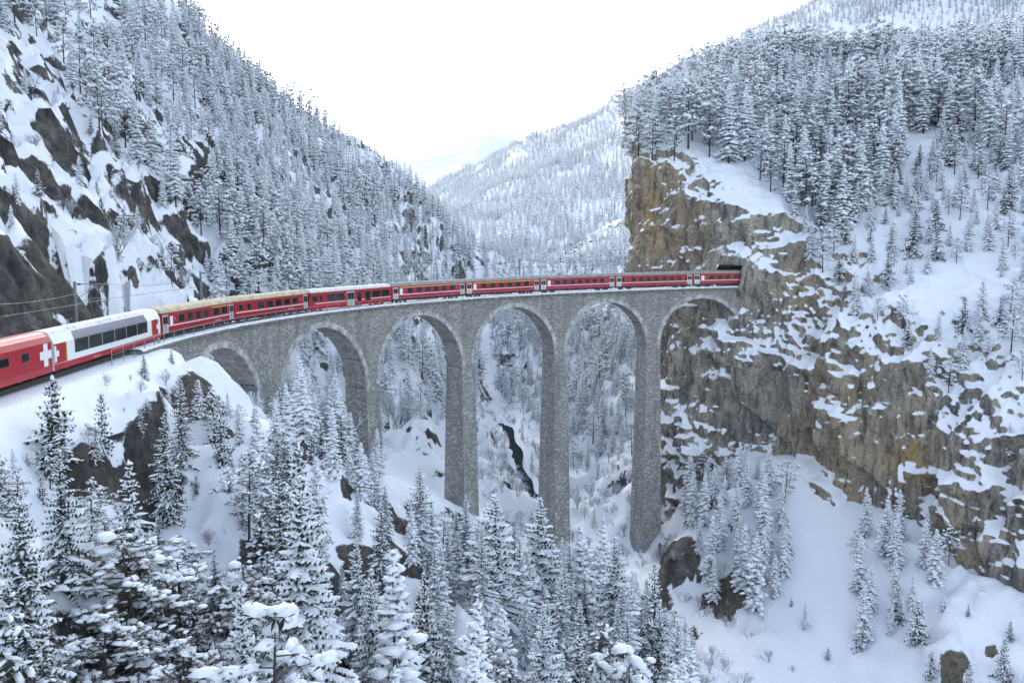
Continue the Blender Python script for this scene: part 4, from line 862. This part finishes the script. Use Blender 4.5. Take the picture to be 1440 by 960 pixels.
zone(PT, NT, 30000, 1, [(380, 690), (500, 700), (640, 760), (860, 790), (960, 860), (990, 1250), (330, 1250)], 4.4, [('spruce0', 5), ('sgreen0', 2), ('slim1', 2)], (10, 17), 'snow-laden spruce in the stand below the viaduct piers', 'spruces below the viaduct', top=FG_TOP)
LOW_TOP = [(-50, 640), (60, 600), (200, 560), (250, 520), (300, 530), (380, 580), (450, 560)]
zone(PT, NT, 30000, 2, [(-80, 690), (60, 640), (230, 540), (330, 590), (420, 680), (430, 1200), (-120, 1200)], 3.0, [('sgreen0', 4), ('pine0', 4), ('young0', 4)], (3.5, 10), 'half snowed-up conifer on the rocky slope below the railway', 'conifers on the slope below the railway', top=LOW_TOP, clump=(12., -.25))
zone(PT, NT, 24000, 3, [(250, 500), (390, 540), (540, 640), (520, 720), (380, 720), (300, 620)], 3.8, [('sgreen0', 3), ('slim1', 3), ('young0', 2)], (6, 11), 'snowy conifer beside the feet of the first piers', 'conifers by the first piers', top=[(250, 500), (300, 540), (380, 545), (440, 520), (540, 590)])
zone(PT, NT, 60000, 4, [(-60, -60), (230, -60), (330, 80), (420, 250), (400, 410), (300, 400), (240, 290), (140, 190), (60, 60), (-60, 40)], 4.6, [('slim1', 3), ('pine1', 4)], (9, 14), 'snow-covered conifer on the craggy hillside above the train', 'conifers on the hillside above the line', nzmin=.25, clump=(22., -.22))
zone(PT, NT, 40000, 5, [(225, -60), (330, 30), (460, 130), (560, 240), (680, 350), (700, 440), (300, 440), (330, 330), (300, 170)], 4.3, [('slim1', 6), ('pine1', 1)], (10, 16), 'snowy spruce in the dense wood on the spur behind the train', 'wood on the spur behind the train', nzmin=.2)
zone(PT, NT, 60000, 6, [(380, 430), (690, 425), (690, 480), (660, 600), (600, 580), (540, 640), (420, 640), (390, 540)], 4.4, [('slim1', 6), ('shrub0', 1)], (9, 15), 'snowy spruce seen through the arches on the slope behind', 'spruces behind the arches', nzmin=.2)
zone(PT, NT, 60000, 7, [(660, 420), (940, 420), (940, 800), (780, 800), (690, 720), (640, 640)], 3.3, [('shrub0', 12), ('slim1', 1)], (3.5, 6.5), 'frosted leafless shrub on the gorge floor behind the piers', 'frosted shrubs in the gorge', nzmin=.2)
zone(PT, NT, 40000, 21, [(670, 430), (930, 430), (930, 640), (800, 660), (700, 560)], 5.5, [('slim1', 1)], (8, 13), 'snowy spruce among the frosted shrubs behind the tall piers', 'spruces behind the tall piers', nzmin=.2)
zone(PT, NT, 60000, 8, [(640, 345), (900, 320), (900, 520), (800, 520), (700, 470)], 5.2, [('slim1', 6), ('shrub0', 1)], (10, 15), 'snowy spruce on the valley slope behind the viaduct', 'spruces on the valley slope', nzmin=.2)
zone(PC2, NC2, 120000, 9, [(880, 240), (960, 225), (1045, 235), (1110, 300), (1180, 340), (1260, 250), (1290, 190), (1380, 200), (1450, 280), (1480, -80), (870, -80)], 4.1, [('slim1', 4), ('pine1', 4)], (13, 19), 'snow-laden conifer in the wood crowning the cliff', 'wood on top of the cliff', nzmin=.35)
zone(PC2, NC2, 60000, 10, [(1080, 200), (1460, 200), (1460, 720), (1300, 520), (1150, 400)], 3.1, [('slim1', 4), ('pine1', 2), ('young0', 2)], (4.5, 11), 'small snowy conifer rooted on the cliff ledges', 'conifers on the cliff ledges', nzmin=.24, clump=(16., -.28))
zone(PT, NT, 40000, 11, [(955, 690), (1040, 660), (1105, 690), (1110, 830), (1060, 880), (990, 850)], 3.5, [('slim1', 1)], (8, 18), 'slim snowy spruce in the cluster at the foot of the cliff', 'spruces at the foot of the cliff', nzmin=.2, top=[(950, 630), (1110, 605)])
zone(PT, NT, 40000, 12, [(1190, 740), (1330, 760), (1345, 860), (1290, 900), (1210, 930)], 3.9, [('slim1', 1)], (6, 15), 'slim snowy spruce beside the avalanche gully under the ochre cliff', 'spruces beside the gully', nzmin=.2, top=[(1190, 660), (1340, 650)])
zone(PT, NT, 40000, 13, [(930, 760), (1110, 740), (1120, 1000), (930, 1000)], 3.4, [('shrub0', 5), ('young0', 1)], (2, 4.5), 'small frosted shrub on the snow below the cliff', 'shrubs below the cliff', nzmin=.2, clump=(9., .0))
zone(PT, NT, 40000, 14, [(1120, 880), (1440, 860), (1440, 1000), (1120, 1000)], 5, [('young0', 2), ('slim1', 1)], (2.5, 9), 'scattered young conifer on the snow under the cliff', 'young conifers under the cliff', nzmin=.2, clump=(10., .12))
zone(PT, NT, 30000, 17, [(-20, 60), (140, 190), (240, 290), (310, 400), (150, 400), (-20, 300)], 5.5, [('young0', 2), ('pine1', 2), ('shrub0', 2)], (2.5, 6.5), 'stunted conifer on the steep rock slope above the white coach', 'stunted trees above the white coach', nzmin=.3, clump=(14., -.1))
zone(PT, NT, 30000, 18, [(10, 570), (160, 520), (230, 500), (330, 560), (420, 640), (330, 780), (-20, 760)], 2.3, [('young0', 3), ('shrub0', 4)], (.8, 2.6), 'knee-high young conifer poking from the snow bank below the railway', 'low growth on the snow bank', nzmin=.2, clump=(7., -.1))
zone(PF, NF, 260000, 15, [(540, 255), (720, 200), (905, 105), (1100, 10), (1450, -80), (1450, 70), (1000, 200), (935, 440), (560, 440)], 6.6, [('far', 1)], (14, 21), '', '', nzmin=.1, sub=False, clump=(90., -.33))
zone(PK, NK, 20000, 16, [(540, 345), (540, 262), (640, 270), (660, 340)], 24, [('far', 1)], (22, 30), '', '', nzmin=.1, sub=False)
CAND.sort(key=lambda c: -c[0]); rest_pts = {'near': [], 'far': [], 'shrub': []}; LIM = {'spruce_tree': 300, 'pine_tree': 290, 'young_spruce': 150, 'frosted_shrub': 220}
for size, kd, p, h, lb, gp in CAND:
    nm = NAMES.get(kd); q = to_px(p+np.array([0, 0, h*.6])); inv = -15 < q[0] < 1455 and -30 < q[1] < 990
    if nm and inv and COUNT.get(nm, 0) < LIM[nm] and (kd != 'shrub0' or q[2] < 420): plant(kd, p-np.array([0, 0, .2]), h, ('tall ' if h > 12.5 else 'mid-sized ' if h > 7.5 else 'small ')+lb.replace('conifer', {'slim1': 'spruce', 'sgreen0': 'spruce', 'spruce0': 'spruce', 'young0': 'young spruce', 'pine0': 'pine', 'pine1': 'pine'}.get(kd, 'shrub')).replace('small ', '').replace('young young', 'young') if kd != 'shrub0' else 'frosted leafless shrub '+('below the cliff on open snow' if 'cliff' in lb else 'among the spruces behind the arches' if 'arches' in lb else 'on the snow bank below the railway' if 'bank' in lb else 'on the rock slope above the white coach' if 'coach' in lb else 'on the valley slope behind the viaduct' if 'valley' in lb else 'on the gorge floor behind the piers'), gp, rng); continue
    key = 'shrub' if kd == 'shrub0' else ('far' if kd == 'far' or q[2] > 330 else 'near'); rest_pts[key].append((p[0], p[1], p[2]-.3, h, kd))
def joined(ms, name):
    bm = bmesh.new(); mats = []
    for k, me in enumerate(m for m in ms if m is not None):
        n0 = len(bm.faces); bm.from_mesh(me); bm.faces.ensure_lookup_table()
        for f in bm.faces[n0:]: f.material_index = k
        mats.append(me.materials[0])
    o = bpy.data.meshes.new(name); bm.to_mesh(o); bm.free()
    for m in mats: o.materials.append(m)
    return o
def forest(name, pts, src, label):
    if not pts: return
    coll = bpy.data.collections.new(name+'_kinds')
    for i, (ms, H) in enumerate(src): coll.objects.link(bpy.data.objects.new('%s_kind_%02d' % (name, i), joined(ms, name)))
    me = bpy.data.meshes.new(name); me.from_pydata([p[:3] for p in pts], [], []); n = len(pts); r = np.random.default_rng(3)
    idx = r.integers(0, len(src), n); Hs = np.array([s_[1] for s_ in src])
    for nm, typ, val in (('sc', 'FLOAT', np.array([p[3] for p in pts])/Hs[idx]), ('rz', 'FLOAT', r.uniform(0, 6.28, n)), ('idx', 'INT', idx)):
        a = me.attributes.new(nm, typ, 'POINT'); a.data.foreach_set('value', val.astype(np.int32 if typ == 'INT' else np.float32))
    o = link(name, me); tag(o, label, kind='stuff')
    ng = bpy.data.node_groups.new(name, 'GeometryNodeTree'); ng.interface.new_socket('Geometry', in_out='INPUT', socket_type='NodeSocketGeometry'); ng.interface.new_socket('Geometry', in_out='OUTPUT', socket_type='NodeSocketGeometry')
    gi, go = ng.nodes.new('NodeGroupInput'), ng.nodes.new('NodeGroupOutput'); ip = ng.nodes.new('GeometryNodeInstanceOnPoints'); ci = ng.nodes.new('GeometryNodeCollectionInfo')
    ci.inputs['Collection'].default_value = coll; ci.inputs['Separate Children'].default_value = True; ci.inputs['Reset Children'].default_value = True
    def attr(nm, typ):
        a = ng.nodes.new('GeometryNodeInputNamedAttribute'); a.data_type = typ; a.inputs['Name'].default_value = nm; return [x for x in a.outputs if x.enabled and x.name == 'Attribute'][0]
    cx = ng.nodes.new('ShaderNodeCombineXYZ'); ng.links.new(attr('rz', 'FLOAT'), cx.inputs[2])
    ng.links.new(gi.outputs[0], ip.inputs['Points']); ng.links.new(ci.outputs[0], ip.inputs['Instance']); ip.inputs['Pick Instance'].default_value = True
    ng.links.new(attr('idx', 'INT'), ip.inputs['Instance Index']); ng.links.new(cx.outputs[0], ip.inputs['Rotation']); ng.links.new(attr('sc', 'FLOAT'), ip.inputs['Scale']); ng.links.new(ip.outputs[0], go.inputs[0])
    md = o.modifiers.new('trees', 'NODES'); md.node_group = ng
forest('forest', rest_pts['near'], KINDS['slim1']+KINDS['pine1'][:2], 'snowy conifer forest filling the slopes behind the nearer trees')
forest('far_forest', rest_pts['far'], LODS['far_spruce']+LODS['far_pine'][:1], 'distant snowy forest covering the valley sides')
forest('brushwood', rest_pts['shrub'], LODS['shrub1'], 'frosted brushwood in the gorge')
print('TREES', COUNT, {k: len(v) for k, v in rest_pts.items()})
# stream
w_ = []
for t in np.linspace(0, len(STREAM)-1.001, 320):
    i = int(t); u = t-i; a = STREAM[i]*(1-u)+STREAM[i+1]*u; dr = STREAM[i+1]-STREAM[i]; dr /= np.linalg.norm(dr); nrm = np.array([-dr[1], dr[0], 0]); wd = 1.5+.6*math.sin(t*9)
    if not 212 < a[1] < 288: continue
    zc = float(ground(a[0], a[1]))+.35
    for k in (-1, 1): q = a+nrm*wd*k; w_.append((q[0], q[1], zc))
mb = MB(); mb.add(w_, [(2*i, 2*i+1, 2*i+3, 2*i+2) for i in range(len(w_)//2-1)])
M['water'] = plain('stream_water', (.03, .037, .04), .7, spec=.0)
tag(link('stream', mb.mesh('stream', [M['water']], True)), kind='structure', label='narrow dark stream winding through the gorge')

# ------------------------------------------------------------------ winter haze in the valley air
mb = MB(); mb.box((-2600, -60, -60), (2900, 5900, 1060)); hz = link('haze', mb.mesh('haze', [])); tag(hz, 'thin blue winter haze filling the valley', kind='stuff')
hm = bpy.data.materials.new('haze_air'); hm.use_nodes = True; hn = hm.node_tree; hn.nodes.clear(); ho = hn.nodes.new('ShaderNodeOutputMaterial'); hv = hn.nodes.new('ShaderNodeVolumePrincipled')
hv.inputs['Color'].default_value = (.78, .89, 1, 1); hv.inputs['Density'].default_value = .00003; hv.inputs['Anisotropy'].default_value = .0; hn.links.new(hv.outputs[0], ho.inputs['Volume']); hz.data.materials.append(hm)
